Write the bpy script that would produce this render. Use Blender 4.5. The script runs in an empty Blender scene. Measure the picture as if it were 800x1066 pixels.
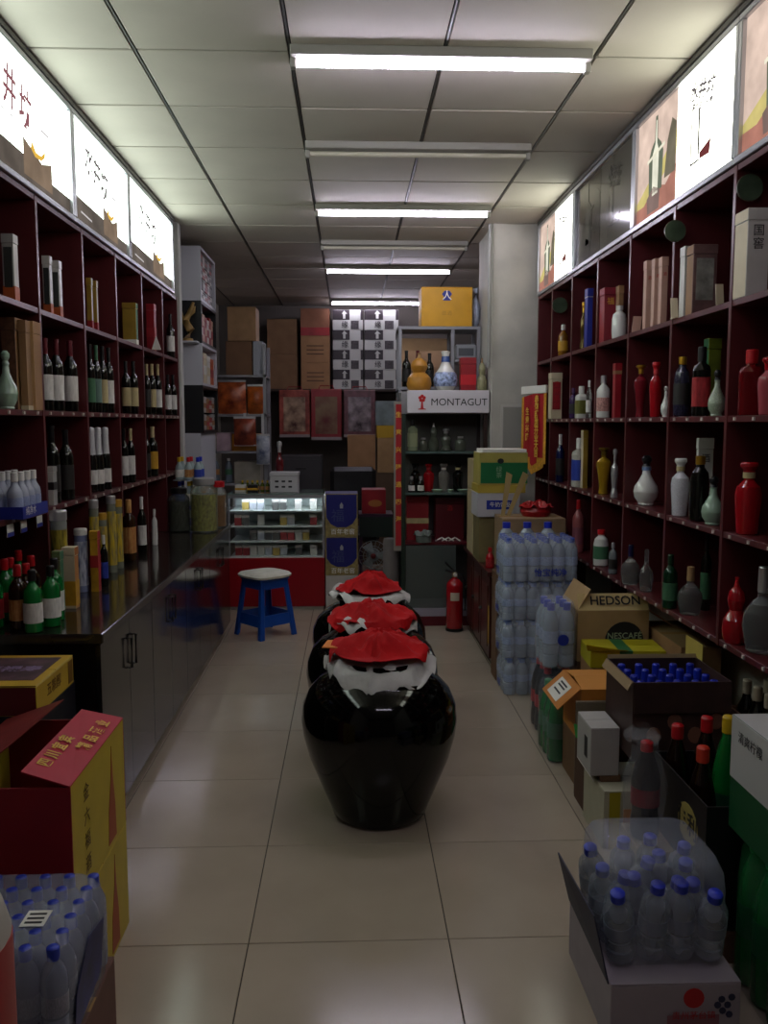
import bpy, bmesh, math, random
from mathutils import Vector, Matrix, noise
random.seed(7)
SC = bpy.context.scene
COL = SC.collection
PI = math.pi

# ---------------------------------------------------------------- camera
F_PX, PITCH, YAW, EYE = 902.0, 0.10324, 0.03926, 1.547
cam_data = bpy.data.cameras.new('camera')
cam = bpy.data.objects.new('camera', cam_data); COL.objects.link(cam)
cam.location = (0, 0, EYE)
cam.rotation_euler = (PI / 2 - PITCH, 0, -YAW)
cam_data.sensor_fit = 'VERTICAL'
cam_data.sensor_height = 24.0
cam_data.lens = 24.0 * F_PX / 1066.0
cam_data.clip_start = 0.05
SC.camera = cam
# ---------------------------------------------------------------- world, exposure
world = bpy.data.worlds.new('world'); SC.world = world; world.use_nodes = True
world.node_tree.nodes['Background'].inputs[0].default_value = (0.05, 0.055, 0.065, 1)
world.node_tree.nodes['Background'].inputs[1].default_value = 0.3
SC.view_settings.view_transform = 'Standard'
SC.view_settings.look = 'None'
SC.view_settings.gamma = 1
SC.view_settings.use_curve_mapping = False
SC.view_settings.exposure = 0.92
TUBE_STRENGTH = 26.0
BOX_STRENGTH = 2.9

# ---------------------------------------------------------------- helpers
_cy, _sy, _cp, _sp = math.cos(YAW), math.sin(YAW), math.cos(PITCH), math.sin(PITCH)
def at(px, py, Y):
    """point of the vertical plane Y = const (metres down the aisle) seen at a photo position"""
    x, u = (px - 400) / F_PX, (533 - py) / F_PX
    y, z = _cp + u * _sp, -_sp + u * _cp
    rx, ry = x * _cy + y * _sy, -x * _sy + y * _cy
    t = Y / ry
    return Vector((rx * t, Y, EYE + z * t))

def on(px, py, z):
    """point of the horizontal plane z = const seen at a photo position"""
    x, u = (px - 400) / F_PX, (533 - py) / F_PX
    y, zz = _cp + u * _sp, -_sp + u * _cp
    t = (z - EYE) / zz
    return Vector(((x * _cy + y * _sy) * t, (-x * _sy + y * _cy) * t, z))

def onx(px, py, X):
    """distance down the aisle of the point of the plane X = const seen at a photo position"""
    x, u = (px - 400) / F_PX, (533 - py) / F_PX
    y = _cp + u * _sp
    return X / (x * _cy + y * _sy) * (-x * _sy + y * _cy)

def lin(h):
    h = h.lstrip('#')
    o = []
    for i in (0, 2, 4):
        c = int(h[i:i + 2], 16) / 255
        o.append(c / 12.92 if c <= .04045 else ((c + .055) / 1.055) ** 2.4)
    return o

_M = {}
def M(key, col='808080', rough=.5, metal=0, trans=0, alpha=1, coat=0, var=0, vs=12, bump=0, bs=60, emit=0, ecol=None, ior=1.45, wood=False, rnd=0, spec=.5, col2=None):
    if key in _M: return _M[key]
    m = bpy.data.materials.new(key); m.use_nodes = True
    nt = m.node_tree; b = nt.nodes['Principled BSDF']
    c = lin(col) + [1]
    b.inputs['Base Color'].default_value = c
    b.inputs['Roughness'].default_value = rough
    b.inputs['Metallic'].default_value = metal
    b.inputs['Transmission Weight'].default_value = trans
    b.inputs['Alpha'].default_value = alpha
    b.inputs['Coat Weight'].default_value = coat
    b.inputs['Coat Roughness'].default_value = .06
    b.inputs['IOR'].default_value = ior
    b.inputs['Specular IOR Level'].default_value = spec
    if emit:
        b.inputs['Emission Color'].default_value = (lin(ecol) + [1]) if ecol else c
        b.inputs['Emission Strength'].default_value = emit
    if var or bump:
        tc = nt.nodes.new('ShaderNodeTexCoord')
        mp = nt.nodes.new('ShaderNodeMapping')
        nt.links.new(tc.outputs['Object'], mp.inputs[0])
        if wood: mp.inputs['Scale'].default_value = (1, 1, .08)
    if var:
        n = nt.nodes.new('ShaderNodeTexNoise'); n.inputs['Scale'].default_value = vs; n.inputs['Detail'].default_value = 5
        nt.links.new(mp.outputs[0], n.inputs['Vector'])
        r = nt.nodes.new('ShaderNodeValToRGB')
        r.color_ramp.elements[0].position = .3; r.color_ramp.elements[1].position = .7
        r.color_ramp.elements[0].color = [x * (1 - var) for x in c[:3]] + [1]
        r.color_ramp.elements[1].color = [min(1, x * (1 + var)) for x in c[:3]] + [1]
        nt.links.new(n.outputs['Fac'], r.inputs[0])
        if col2: r.color_ramp.elements[1].color = lin(col2) + [1]
        out = r.outputs[0]
        if rnd:
            oi = nt.nodes.new('ShaderNodeObjectInfo')
            mr = nt.nodes.new('ShaderNodeMapRange'); mr.inputs[3].default_value = 1 - rnd; mr.inputs[4].default_value = 1 + rnd
            nt.links.new(oi.outputs['Random'], mr.inputs[0])
            mx = nt.nodes.new('ShaderNodeVectorMath'); mx.operation = 'SCALE'
            nt.links.new(out, mx.inputs[0]); nt.links.new(mr.outputs[0], mx.inputs['Scale'])
            out = mx.outputs[0]
        if emit:
            r.color_ramp.elements[0].color = [x * (1 - var) for x in lin(ecol or col)] + [1]
            r.color_ramp.elements[1].color = [x * (1 + var) for x in lin(ecol or col)] + [1]
        nt.links.new(out, b.inputs['Emission Color' if emit else 'Base Color'])
    if bump:
        n2 = nt.nodes.new('ShaderNodeTexNoise'); n2.inputs['Scale'].default_value = bs; n2.inputs['Detail'].default_value = 3
        nt.links.new(mp.outputs[0], n2.inputs['Vector'])
        bp = nt.nodes.new('ShaderNodeBump'); bp.inputs['Strength'].default_value = bump; bp.inputs['Distance'].default_value = .01
        nt.links.new(n2.outputs['Fac'], bp.inputs['Height'])
        nt.links.new(bp.outputs[0], b.inputs['Normal'])
    _M[key] = m
    return m

class G:
    """collects faces for ONE mesh"""
    def __init__(s): s.v = []; s.f = []; s.m = []
    def add(s, vs, fs, mi=0):
        o = len(s.v); s.v += [tuple(p) for p in vs]
        for f in fs: s.f.append([o + i for i in f]); s.m.append(mi)
        return s
    def box(s, x0, x1, y0, y1, z0, z1, mi=0, top=None, front=None, side=None):
        vs = [(x0,y0,z0),(x1,y0,z0),(x1,y1,z0),(x0,y1,z0),(x0,y0,z1),(x1,y0,z1),(x1,y1,z1),(x0,y1,z1)]
        o = len(s.v); s.v += vs
        T = mi if top is None else top; Fm = mi if front is None else front; S = mi if side is None else side
        for f, k in (((0,3,2,1),mi),((4,5,6,7),T),((0,1,5,4),Fm),((2,3,7,6),Fm),((1,2,6,5),S),((3,0,4,7),S)):
            s.f.append([o + i for i in f]); s.m.append(k)
        return s
    def prism(s, pts, axis, a, b, mi=0):
        """polygon pts (2-D) extruded along an axis from a to b"""
        n = len(pts)
        def P(p, t): return {'x': (t, p[0], p[1]), 'y': (p[0], t, p[1]), 'z': (p[0], p[1], t)}[axis]
        vs = [P(p, a) for p in pts] + [P(p, b) for p in pts]
        fs = [list(range(n)), list(range(2*n-1, n-1, -1))] + [[i, i+n, (i+1) % n + n, (i+1) % n] for i in range(n)]
        return s.add(vs, fs, mi)
    def lathe(s, prof, n=20, c=(0,0,0), sq=1.0, mi=0, ph=0):
        o = len(s.v)
        def ring(r, z):
            out = []
            for k in range(n):
                a = 2*PI*k/n + ph
                ca, sa = math.cos(a), math.sin(a)
                if sq != 1.0:
                    ca = math.copysign(abs(ca)**sq, ca); sa = math.copysign(abs(sa)**sq, sa)
                out.append((c[0]+r*ca, c[1]+r*sa, c[2]+z))
            return out
        idx = []
        for r, z in prof:
            if r < 1e-6:
                s.v.append((c[0], c[1], c[2]+z)); idx.append([len(s.v)-1])
            else:
                b = len(s.v); s.v += ring(r, z); idx.append(list(range(b, b+n)))
        for A, B in zip(idx, idx[1:]):
            for k in range(n):
                k2 = (k+1) % n
                if len(A) == 1 and len(B) == 1: continue
                if len(A) == 1: s.f.append([A[0], B[k2], B[k]])
                elif len(B) == 1: s.f.append([A[k], A[k2], B[0]])
                else: s.f.append([A[k], A[k2], B[k2], B[k]])
                s.m.append(mi)
        return s
    def tube(s, pts, r, n=8, mi=0, closed=False):
        pts = [Vector(p) for p in pts]; rings = []
        rr = r if isinstance(r, (list, tuple)) else [r]*len(pts)
        for i, p in enumerate(pts):
            d = (pts[min(i+1, len(pts)-1)] - pts[max(i-1, 0)]).normalized()
            u = d.cross(Vector((0,0,1)))
            if u.length < 1e-3: u = d.cross(Vector((0,1,0)))
            u.normalize(); w = d.cross(u)
            b = len(s.v)
            s.v += [tuple(p + (u*math.cos(2*PI*k/n) + w*math.sin(2*PI*k/n))*rr[i]) for k in range(n)]
            rings.append(list(range(b, b+n)))
        for A, B in zip(rings, rings[1:]):
            for k in range(n):
                s.f.append([A[k], B[k], B[(k+1)%n], A[(k+1)%n]]); s.m.append(mi)
        for R, fl in ((rings[0], 0), (rings[-1], 1)):
            s.f.append(R[::-1] if fl else R); s.m.append(mi)
        return s
    def sphere(s, c, r, n=12, m=8, mi=0, sx=1, sy=1, sz=1):
        prof = [(r*math.sin(PI*i/m), -r*math.cos(PI*i/m)) for i in range(m+1)]
        prof[0] = (0, -r); prof[-1] = (0, r)
        o = len(s.v); s.lathe(prof, n, (0,0,0), mi=mi)
        s.v[o:] = [(c[0]+x*sx, c[1]+y*sy, c[2]+z*sz) for x, y, z in s.v[o:]]
        return s
    def mesh(s, name, mats, bevel=0, smooth=0):
        me = bpy.data.meshes.new(name)
        me.from_pydata(s.v, [], s.f)
        me.polygons.foreach_set('material_index', s.m)
        for m in (mats if isinstance(mats, (list, tuple)) else [mats]): me.materials.append(m)
        bm = bmesh.new(); bm.from_mesh(me)
        if bevel:
            bmesh.ops.bevel(bm, geom=list(bm.edges), offset=bevel, segments=1, affect='EDGES', clamp_overlap=True)
        bmesh.ops.recalc_face_normals(bm, faces=list(bm.faces))
        bm.to_mesh(me); bm.free()
        if smooth:
            me.polygons.foreach_set('use_smooth', [True]*len(me.polygons))
            me.set_sharp_from_angle(angle=math.radians(smooth))
        me.update()
        return me

def link(name, me, parent=None, loc=None, rot=None):
    o = bpy.data.objects.new(name, me); COL.objects.link(o)
    if parent: o.parent = parent
    if loc is not None: o.location = loc
    if rot is not None: o.rotation_euler = rot
    return o
def part(name, g, mats, parent=None, bevel=0, smooth=0, loc=None, rot=None):
    return link(name, g.mesh(name, mats, bevel, smooth), parent, loc, rot)
def tag(o, label=None, cat=None, group=None, kind=None):
    if label: o['label'] = label
    if cat: o['category'] = cat
    if group: o['group'] = group
    if kind: o['kind'] = kind
    return o
def thing(name, label, cat, loc=(0,0,0), rz=0, group=None, scale=None):
    o = bpy.data.objects.new(name, None); COL.objects.link(o)
    o.empty_display_size = .05
    o.location = loc; o.rotation_euler = (0, 0, rz)
    if scale: o.scale = scale
    return tag(o, label, cat, group)
def struct(name, g, mats, label=None, bevel=0, smooth=0):
    o = part(name, g, mats, None, bevel, smooth)
    o['kind'] = 'structure'
    if label: o['label'] = label
    return o

_T = {}
def text(s, size, mat, parent, loc, rot=(PI/2,0,0), name='lettering', align='CENTER', bold=0.0, sx=1, vertical=False):
    key = (s, mat.name, bold, align, vertical)
    if key not in _T:
        cu = bpy.data.curves.new('txt', 'FONT')
        cu.body = '\n'.join(s) if vertical else s
        cu.align_x = align; cu.align_y = 'CENTER'; cu.extrude = .004; cu.offset = bold; cu.resolution_u = 3
        if vertical: cu.space_line = .95
        ob = bpy.data.objects.new('txt', cu); COL.objects.link(ob)
        bpy.context.view_layer.update()
        me = bpy.data.meshes.new_from_object(ob.evaluated_get(bpy.context.evaluated_depsgraph_get()))
        COL.objects.unlink(ob); bpy.data.objects.remove(ob)
        me.materials.clear(); me.materials.append(mat)
        _T[key] = me
    o = link(name, _T[key], parent, loc, rot)
    o.scale = (size*sx, size, size)
    return o

# common materials
WHITE = M('white paint', 'd8d4cc', .5)
CARD = M('cardboard', '9a7450', .8, var=.12, vs=8)
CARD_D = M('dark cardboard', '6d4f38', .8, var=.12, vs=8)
TAPE = M('packing tape', 'b08a5c', .25)
BLACKP = M('black plastic', '0d0d0f', .35)
GOLD = M('gold foil', 'c9992f', .3, metal=.8)
REDP = M('red plastic', 'b0101c', .35)
SILVER = M('silver foil', 'c4c4c6', .3, metal=.7)
PAPER = M('white paper', 'dcdad2', .7)
INK = M('black ink', '17161a', .6)
INKRED = M('red ink', 'b01a20', .6)
INKGOLD = M('gold ink', 'd8aa3c', .5)
INKBLUE = M('blue ink', '1c2f94', .6)
INKW = M('white ink', 'e8e6e0', .6)
# ================================================================ ROOM SHELL
XL, XR, YB, YF, ZC = -1.62, 1.76, 11.0, -1.6, 2.982
GROUT = M('tile grout', '3b352e', .9)
TILE = M('polished floor tile', 'a89a89', .16, var=.06, vs=3.5, coat=.0, rnd=.04)
CEIL = M('ceiling panel', 'b8b0a6', .75, var=.05, vs=3, rnd=.05)
CEILSLAB = M('ceiling void', '2b2926', .9)
RAIL = M('ceiling rail metal', '4f4d49', .45, metal=.3)
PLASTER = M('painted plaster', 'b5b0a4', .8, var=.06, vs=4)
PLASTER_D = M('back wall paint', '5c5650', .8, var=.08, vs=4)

floor = struct('floor', G().box(XL-.1, XR+.1, YF, YB+.1, -.12, -.004), GROUT)
tile_me = G().box(-.2985, .2985, -.2985, .2985, -.02, 0).mesh('floor_tile', TILE, bevel=.0015)
tx0, ty0 = -.309, 2.453
for i in range(-3, 4):
    for j in range(-7, 15):
        x0, x1 = tx0 + .6*i, tx0 + .6*(i+1); y0 = ty0 + .6*j
        if x1 < XL or x0 > XR or y0 > YB: continue
        cx0, cx1 = max(x0, XL), min(x1, XR)
        if cx1-cx0 < .59:
            part('floor_tile', G().box(cx0+.0015, cx1-.0015, y0+.0015, y0+.5985, -.02, 0), TILE, floor, bevel=.0015)
        else:
            link('floor_tile', tile_me, floor, (x0+.3, y0+.3, 0))

ceiling = struct('ceiling', G().box(XL-.1, XR+.1, YF, YB+.1, ZC+.012, ZC+.12), CEILSLAB)
ct_me = G().box(-.2915, .2915, -.2915, .2915, 0, .011).mesh('ceiling_tile', CEIL, bevel=.002)
gx0, gy0 = -.227, 3.557
for i in range(-3, 4):
    for j in range(-8, 13):
        x0, x1 = gx0+.6*i, gx0+.6*(i+1); y0 = gy0+.6*j
        if x1 < XL+.05 or x0 > XR-.05 or y0 > YB-.1: continue
        cx0, cx1 = max(x0+.006, XL), min(x1-.006, XR)
        tl = (random.uniform(-.0016, .0016), random.uniform(-.0016, .0016), 0)
        if cx1-cx0 < .58:
            part('ceiling_tile', G().box(cx0, cx1, y0+.006, y0+.594, ZC, ZC+.011), CEIL, ceiling, bevel=.002)
        else:
            link('ceiling_tile', ct_me, ceiling, (x0+.3, y0+.3, ZC), tl)
for i in range(-2, 4):
    x = gx0+.6*i
    part('ceiling_rail', G().box(x-.0035, x+.0035, YF, YB, ZC-.001, ZC+.012), RAIL, ceiling)

struct('wall_left', G().box(XL-.1, XL, YF, YB, 0, ZC+.012), PLASTER)
struct('wall_right', G().box(XR, XR+.1, YF, YB, 0, ZC+.012), PLASTER)
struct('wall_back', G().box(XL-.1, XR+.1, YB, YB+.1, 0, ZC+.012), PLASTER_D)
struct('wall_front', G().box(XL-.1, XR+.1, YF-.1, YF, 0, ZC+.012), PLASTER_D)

struct('wall_pier', G().box(XL, -1.232, 6.475, 6.56, 0, ZC), M('white pier paint', 'b4b3b0', .7, var=.05), bevel=.004)
# square column beside the right shelves, with a metal cover plate
colm = struct('wall_column', G().box(1.045, XR, 6.43, 7.1, 0, ZC), M('column plaster', 'aeaba2', .75, var=.12, vs=5), bevel=.006)
cp = part('cover_plate', G().box(1.135, 1.32, 6.422, 6.43, 1.12, 1.66), M('grey cover plate', '8d8a84', .6), colm, bevel=.003)
part('cover_rim', G().box(1.115, 1.34, 6.425, 6.43, 1.10, 1.68), M('plate rim', 'b2afa8', .6), colm, bevel=.002)
tag(part('conduit_pipe', G().tube([(1.02, 6.40, 1.95), (1.02, 6.40, 2.97)], .014), M('grey conduit', '8b8a86', .5), smooth=40),
    'thin grey conduit running up the corner of the column', 'pipe')

# ---------------------------------------------------------------- ceiling lamps
TUBE = M('fluorescent tube', 'f4f2ff', .3, emit=TUBE_STRENGTH, ecol='efe9ff')
TUBE_OFF = M('unlit tube', 'b9b3a2', .3)
BATTEN = M('lamp batten', '8f8b84', .6)
def lamp(y, lit, label):
    t = thing('ceiling_lamp', label, 'ceiling lamp', (.362, y, ZC), 0, 'batten lamps in a row down the ceiling')
    L = .575
    part('batten', G().prism([(-.055, 0), (.055, 0), (.052, -.036), (-.052, -.036)], 'x', -L-.01, L+.01), BATTEN, t, bevel=.003)
    for s in (-1, 1):
        part('lamp_holder', G().box(s*L-.012, s*L+.012, -.016, .016, -.072, -.034), BATTEN, t, bevel=.003)
    part('tube', G().tube([(-L+.012, 0, -.0515), (L-.012, 0, -.0515)], .0135, 14), TUBE if lit else TUBE_OFF, t, smooth=50)
    return t
lamp(1.10, True, 'lit batten lamp over the shop front, nearer than any in view')
lamp(3.53, True, 'lit fluorescent batten lamp nearest the viewer, longest bright tube')
lamp(4.67, False, 'unlit batten lamp just beyond the nearest bright tube')
lamp(5.96, True, 'lit fluorescent batten lamp, second bright tube from the viewer')
lamp(7.10, False, 'unlit batten lamp between the second and third bright tubes')
lamp(8.20, True, 'lit fluorescent batten lamp, third bright tube from the viewer')
lamp(10.35, True, 'lit fluorescent batten lamp above the black and white cartons at the back')

# ---------------------------------------------------------------- backlit picture boxes over the shelves
ALU = M('brushed aluminium', 'b9bbc0', .32, metal=.75)
DTRIM = M('dark metal trim', '5d5b57', .4, metal=.5)
EK = .52
def em(key, col, k, var=0): return M(key, '1c1c1c', .6, emit=k, ecol=col, spec=.02, var=var, vs=7)
LB_W = M('backlit white', 'b0b0b0', .5, emit=BOX_STRENGTH, ecol='eefff2', spec=.1)
LB_BAND = em('backlit umber print', '5e554d', EK, .35)
LB_BLOCK = em('backlit block print', '7d6a58', EK, .25)
LB_GOLD = em('backlit gold print', 'e8b848', EK)
LB_INK = em('backlit dark print', '6b6062', EK)
LB_RED = em('backlit maroon print', '8f5a62', EK)
LB_GREY = em('backlit grey print', 'cdc8c8', EK)
LZ0, LZ1 = 2.452, 2.955
def lightbox(side, y0, y1, lit, label):
    s = 1 if side == 'L' else -1                 # the face looks to +x on the left wall, -x on the right
    xf = -1.245 if side == 'L' else 1.365
    t = thing('light_box', label, 'light box', (xf, (y0+y1)/2, LZ0), PI/2 if side == 'L' else -PI/2, 'backlit pictures above the %s shelves' % ('left' if side == 'L' else 'right'))
    w, h = y1-y0-.004, LZ1-LZ0                    # local: x along the wall, -y towards the aisle
    part('housing', G().box(-w/2, w/2, .02, .14, 0, h), ALU, t)
    fr = .024
    for nm, b in (('frame_bar', (-w/2, w/2, 0, fr)), ('frame_bar', (-w/2, w/2, h-fr, h)), ('frame_bar', (-w/2, -w/2+fr, fr, h-fr)), ('frame_bar', (w/2-fr, w/2, fr, h-fr))):
        part(nm, G().box(b[0], b[1], -.006, .02, b[2], b[3]), ALU, t, bevel=.003)
    W, H = w/2-fr, h-2*fr
    def poly(name, pts, mat, d):                  # flat print, pts in metres from the lower-left of the picture
        return part(name, G().prism([(-W+a, fr+b) for a, b in pts], 'y', .0115-d, .012-d), mat, t)
    if side == 'L':
        part('picture', G().box(-W, W, .012, .018, fr, h-fr), LB_W, t)
        pw = 2*W
        poly('print', [(0, 0), (pw, 0), (pw, .07), (pw*.80, .072), (pw*.66, .10), (0, .115)], LB_BAND, .0005)
        poly('print', [(pw*.52, .03), (pw*.80, .03), (pw*.80, .15), (pw*.70, .12), (pw*.52, .17)], LB_BLOCK, .0010)
        poly('print', [(pw*.59, .150), (pw*.63, .128), (pw*.69, .130), (pw*.73, .155), (pw*.735, .18), (pw*.69, .150), (pw*.64, .148), (pw*.605, .18)], LB_GOLD, .0016)
        poly('print', [(pw*.12, .05), (pw*.30, .042), (pw*.30, .050), (pw*.12, .058)], LB_GREY, .0010)
        for k, ch in enumerate('水井坊'):
            text(ch, .165, LB_RED if (y0 < 4 and k > 0) else LB_INK, t, (-W+pw*(.28+.135*k), .0095, fr+.32-.025*k), (PI/2, .12, 0), bold=.012, sx=.8)
        for k in range(5):
            poly('print', [(pw*(.2+.07*k), .205), (pw*(.235+.07*k), .205), (pw*(.235+.07*k), .212), (pw*(.2+.07*k), .212)], LB_GREY, .0006)
        poly('print', [(pw*.70, .25), (pw*.78, .25), (pw*.78, .262), (pw*.70, .262)], LB_GREY, .0006)
    else:
        k = 1 if lit else 0
        n = 'lit ' if lit else 'dim '
        def c(key, col, e): return (M(n+key, 'b0b0b0', .5, emit=e, ecol='fbffec', spec=.1) if e == BOX_STRENGTH else M(n+key, '1c1c1c', .6, emit=EK, ecol=col, spec=.02, var=.22, vs=8)) if lit else M(n+key, col, .12)
        part('picture', G().box(-W, W, .012, .018, fr, h-fr), c('white sheet', 'fffdf6' if lit else '5c5850', BOX_STRENGTH), t)
        pw = 2*W; q = pw*.46                       # the far 46 % of the sheet is a colour photograph (left as one faces it)
        poly('print', [(0, 0), (q, 0), (q, H), (0, H)], c('tan print', 'e0c6b6' if lit else '494239', .85), .0004)
        poly('print', [(0, .10), (q*.3, .16), (q*.6, .20), (q, .30), (q, .20), (q*.5, .12), (0, .04)], c('ochre print', 'cfbf78' if lit else '4c4a3e', .9), .0008)
        poly('print', [(0, 0), (q, 0), (q, .16), (q*.75, .10), (q*.5, .13), (q*.2, .07), (0, .07)], c('brick print', 'b07868' if lit else '453f3b', .7), .0012)
        poly('print', [(q*.72, .13), (q*.98, .13), (q*.98, .33), (q*.88, .36), (q*.78, .28)], c('olive print', '716a58' if lit else '2e2d28', .6), .0014)
        poly('print', [(q*.33, .10), (q*.66, .10), (q*.68, .26), (q*.62, .30), (q*.53, .33), (q*.52, .43), (q*.47, .43), (q*.46, .33), (q*.37, .30), (q*.31, .26)], c('dark bottle print', '68705e' if lit else '25261f', .6), .0018)
        poly('print', [(q*.42, .09), (q*.56, .09), (q*.57, .27), (q*.52, .31), (q*.51, .41), (q*.485, .41), (q*.475, .31), (q*.41, .27)], c('pale bottle print', 'f4f2dc' if lit else '5a5a50', 1.2), .0022)
        poly('print', [(q*.28, .245), (q*.72, .275), (q*.72, .29), (q*.28, .26)], c('cream print', 'ece7cf' if lit else '5e5c54', 1.2), .0026)
        poly('print', [(q*.3, .02), (q*.6, .02), (q*.62, .10), (q*.45, .13), (q*.28, .09)], c('umber print', '7d6760' if lit else '2c2825', .5), .0022)
        poly('print', [(pw*.60, .10), (pw*.612, .10), (pw*.612, .26), (pw*.60, .26)], c('grey line', '9a9490' if lit else '55524c', .8), .0006)
        poly('print', [(pw*.67, .12), (pw*.685, .12), (pw*.685, .30), (pw*.67, .30)], c('dark line', '3a302c' if lit else '302e2a', .4), .0006)
        poly('print', [(pw*.60, .095), (pw*.69, .095), (pw*.69, .103), (pw*.60, .103)], c('dark line', '3a302c', .4), .0007)
        poly('print', [(pw*.69, .10), (pw*.78, .095), (pw*.79, .15), (pw*.69, .125)], c('maroon print', '6f3030' if lit else '3a2a28', .5), .0008)
        text('水井坊', .075, c('grey ink', '6f686a' if lit else '4c4944', .8), t, (-W+pw*.70, .0105, fr+.355), (PI/2, .18, 0), sx=1.1, bold=.03)
        text('高尚生活元素', .034, c('grey ink', '8d8684', .8), t, (-W+pw*.70, .0105, fr+.30), (PI/2, .18, 0), bold=.03)
    part('top_trim', G().box(-w/2-.002, w/2+.002, -.012, .03, h, h+.022), DTRIM, t, bevel=.002)
    return t
lightbox('L', 1.75, 2.90, True, 'lit white picture box above the left shelves, mostly outside the view')
lightbox('L', 2.90, 4.10, True, 'nearest lit picture box on the left with large red brush characters')
lightbox('L', 4.10, 5.10, True, 'middle lit white picture box of the three above the left shelves')
lightbox('L', 5.10, 6.34, True, 'farthest lit white picture box above the left shelves')
lightbox('R', 1.93, 3.12, True, 'lit picture box cut off by the right edge above the shelves')
lightbox('R', 3.12, 4.24, True, 'large lit picture box on the right with bottle photograph and white half')
lightbox('R', 4.24, 5.36, False, 'unlit grey picture box between the two lit ones on the right')
lightbox('R', 5.36, 6.36, True, 'farthest lit picture box on the right next to the column')
# ================================================================ SHELVING
MAHO = M('mahogany board', '522022', .32, var=.18, vs=9, wood=True)
MAHO_E = M('mahogany edge', '64302f', .3, var=.1, vs=9)
STUD = M('pale stud', 'cfc6bd', .4)
L_UP = [1.85, 2.45, 3.03, 3.62, 4.22, 4.80, 5.385, 5.96, 6.46]
L_LV = [1.195, 1.595, 2.005]
R_UP = [1.92, 2.53, 3.115, 3.69, 4.265, 4.82, 5.37, 5.90, 6.33]
R_LV = [.745, 1.148, 1.570, 1.980]
LXF, RXF = -1.25, 1.365
def shelving(side, ups, lvs, z0, label):
    s = 1 if side == 'L' else -1
    xf = LXF if side == 'L' else RXF
    xb = XL+.004 if side == 'L' else XR-.004
    y0, y1 = ups[0], ups[-1]
    t = thing('display_shelving', label, 'shelving', (0, 0, 0))
    lo, hi = min(xf, xb), max(xf, xb)
    bx = (xb, xb+.012) if side == 'L' else (xb-.012, xb)
    part('back_panel', G().box(bx[0], bx[1], y0, y1, z0, 2.45), MAHO, t)
    for u in ups:
        part('divider', G().box(lo if side == 'R' else lo+.012, hi if side == 'L' else hi-.012, u-.011, u+.011, z0, 2.448), MAHO, t, bevel=.001)
    ins = .003
    for k, z in enumerate([*lvs, 2.449]):
        a, b = (lo+.012, hi-ins) if side == 'L' else (lo+ins, hi-.012)
        for u0, u1 in zip(ups, ups[1:]):
            part('shelf_board', G().box(a, b, u0+.011, u1-.011, z-.022, z), MAHO, t, bevel=.001)
    if side == 'R':
        for u in ups[::2]: part('support_leg', G().box(1.665, 1.752, u-.02, u+.02, 0, .72), MAHO, t)
    st = G()
    for z in (lvs[:-1]):
        for u0, u1 in zip(ups, ups[1:]):
            n = 4
            for k in range(n):
                y = u0 + (u1-u0)*(k+.5)/n
                x = xf - s*ins
                st.box(x-.005 if s > 0 else x-.006, x+.006 if s > 0 else x+.005, y-.006, y+.006, z-.017, z-.005)
    tag(part('price_stud', st, STUD, t), kind='stuff')
    return t
shelving('L', L_UP, L_LV, .802, 'tall mahogany compartment shelving along the left wall full of bottles')
shelving('R', R_UP, R_LV, .72, 'tall mahogany compartment shelving along the right wall with ceramic bottles')

# ---------------------------------------------------------------- black counter under the left shelving
GLOSS = M('black gloss worktop', '26221f', .14, coat=.3, var=.2, vs=6)
CABBODY = M('black cabinet carcass', '0b0a0b', .35)
CABDOOR = M('dark gloss cabinet door', '1b1a19', .16, coat=.2, var=.12, vs=5)
HANDLE = M('dark steel handle', '3c3a38', .3, metal=.7)
t = thing('worktop', 'long glossy black worktop below the left shelving', 'worktop', (0, 0, 0))
part('slab', G().box(-1.612, -.882, 3.05, 6.38, .762, .80), GLOSS, t, bevel=.003)
part('front_edge', G().box(-.882, -.878, 3.05, 6.38, .768, .797), M('worktop edge strip', '57524c', .25, metal=.4), t)
ys = [3.06, 3.865, 4.67, 5.47, 6.37]
names = ['nearest', 'second', 'third', 'farthest']
for k in range(4):
    a, b = ys[k]+.001, ys[k+1]-.001
    t = thing('base_cabinet', '%s black two-door base cabinet under the left worktop' % names[k], 'cabinet', (0, 0, 0), 0, 'base cabinets under the left worktop')
    part('carcass', G().box(-1.61, -.912, a, b, .07, .761), CABBODY, t)
    part('plinth', G().box(-1.58, -.945, a, b, .0, .07), CABBODY, t)
    m = (a+b)/2
    for (d0, d1, hy) in ((a+.002, m-.0015, m-.035), (m+.0015, b-.002, m+.035)):
        d = part('door', G().box(-.912, -.893, d0, d1, .075, .758), CABDOOR, t, bevel=.0015)
        part('handle', G().tube([(-.891, hy, .57), (-.876, hy, .57), (-.876, hy, .69), (-.891, hy, .69)], .0055, 8), HANDLE, d, smooth=40)

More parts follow.
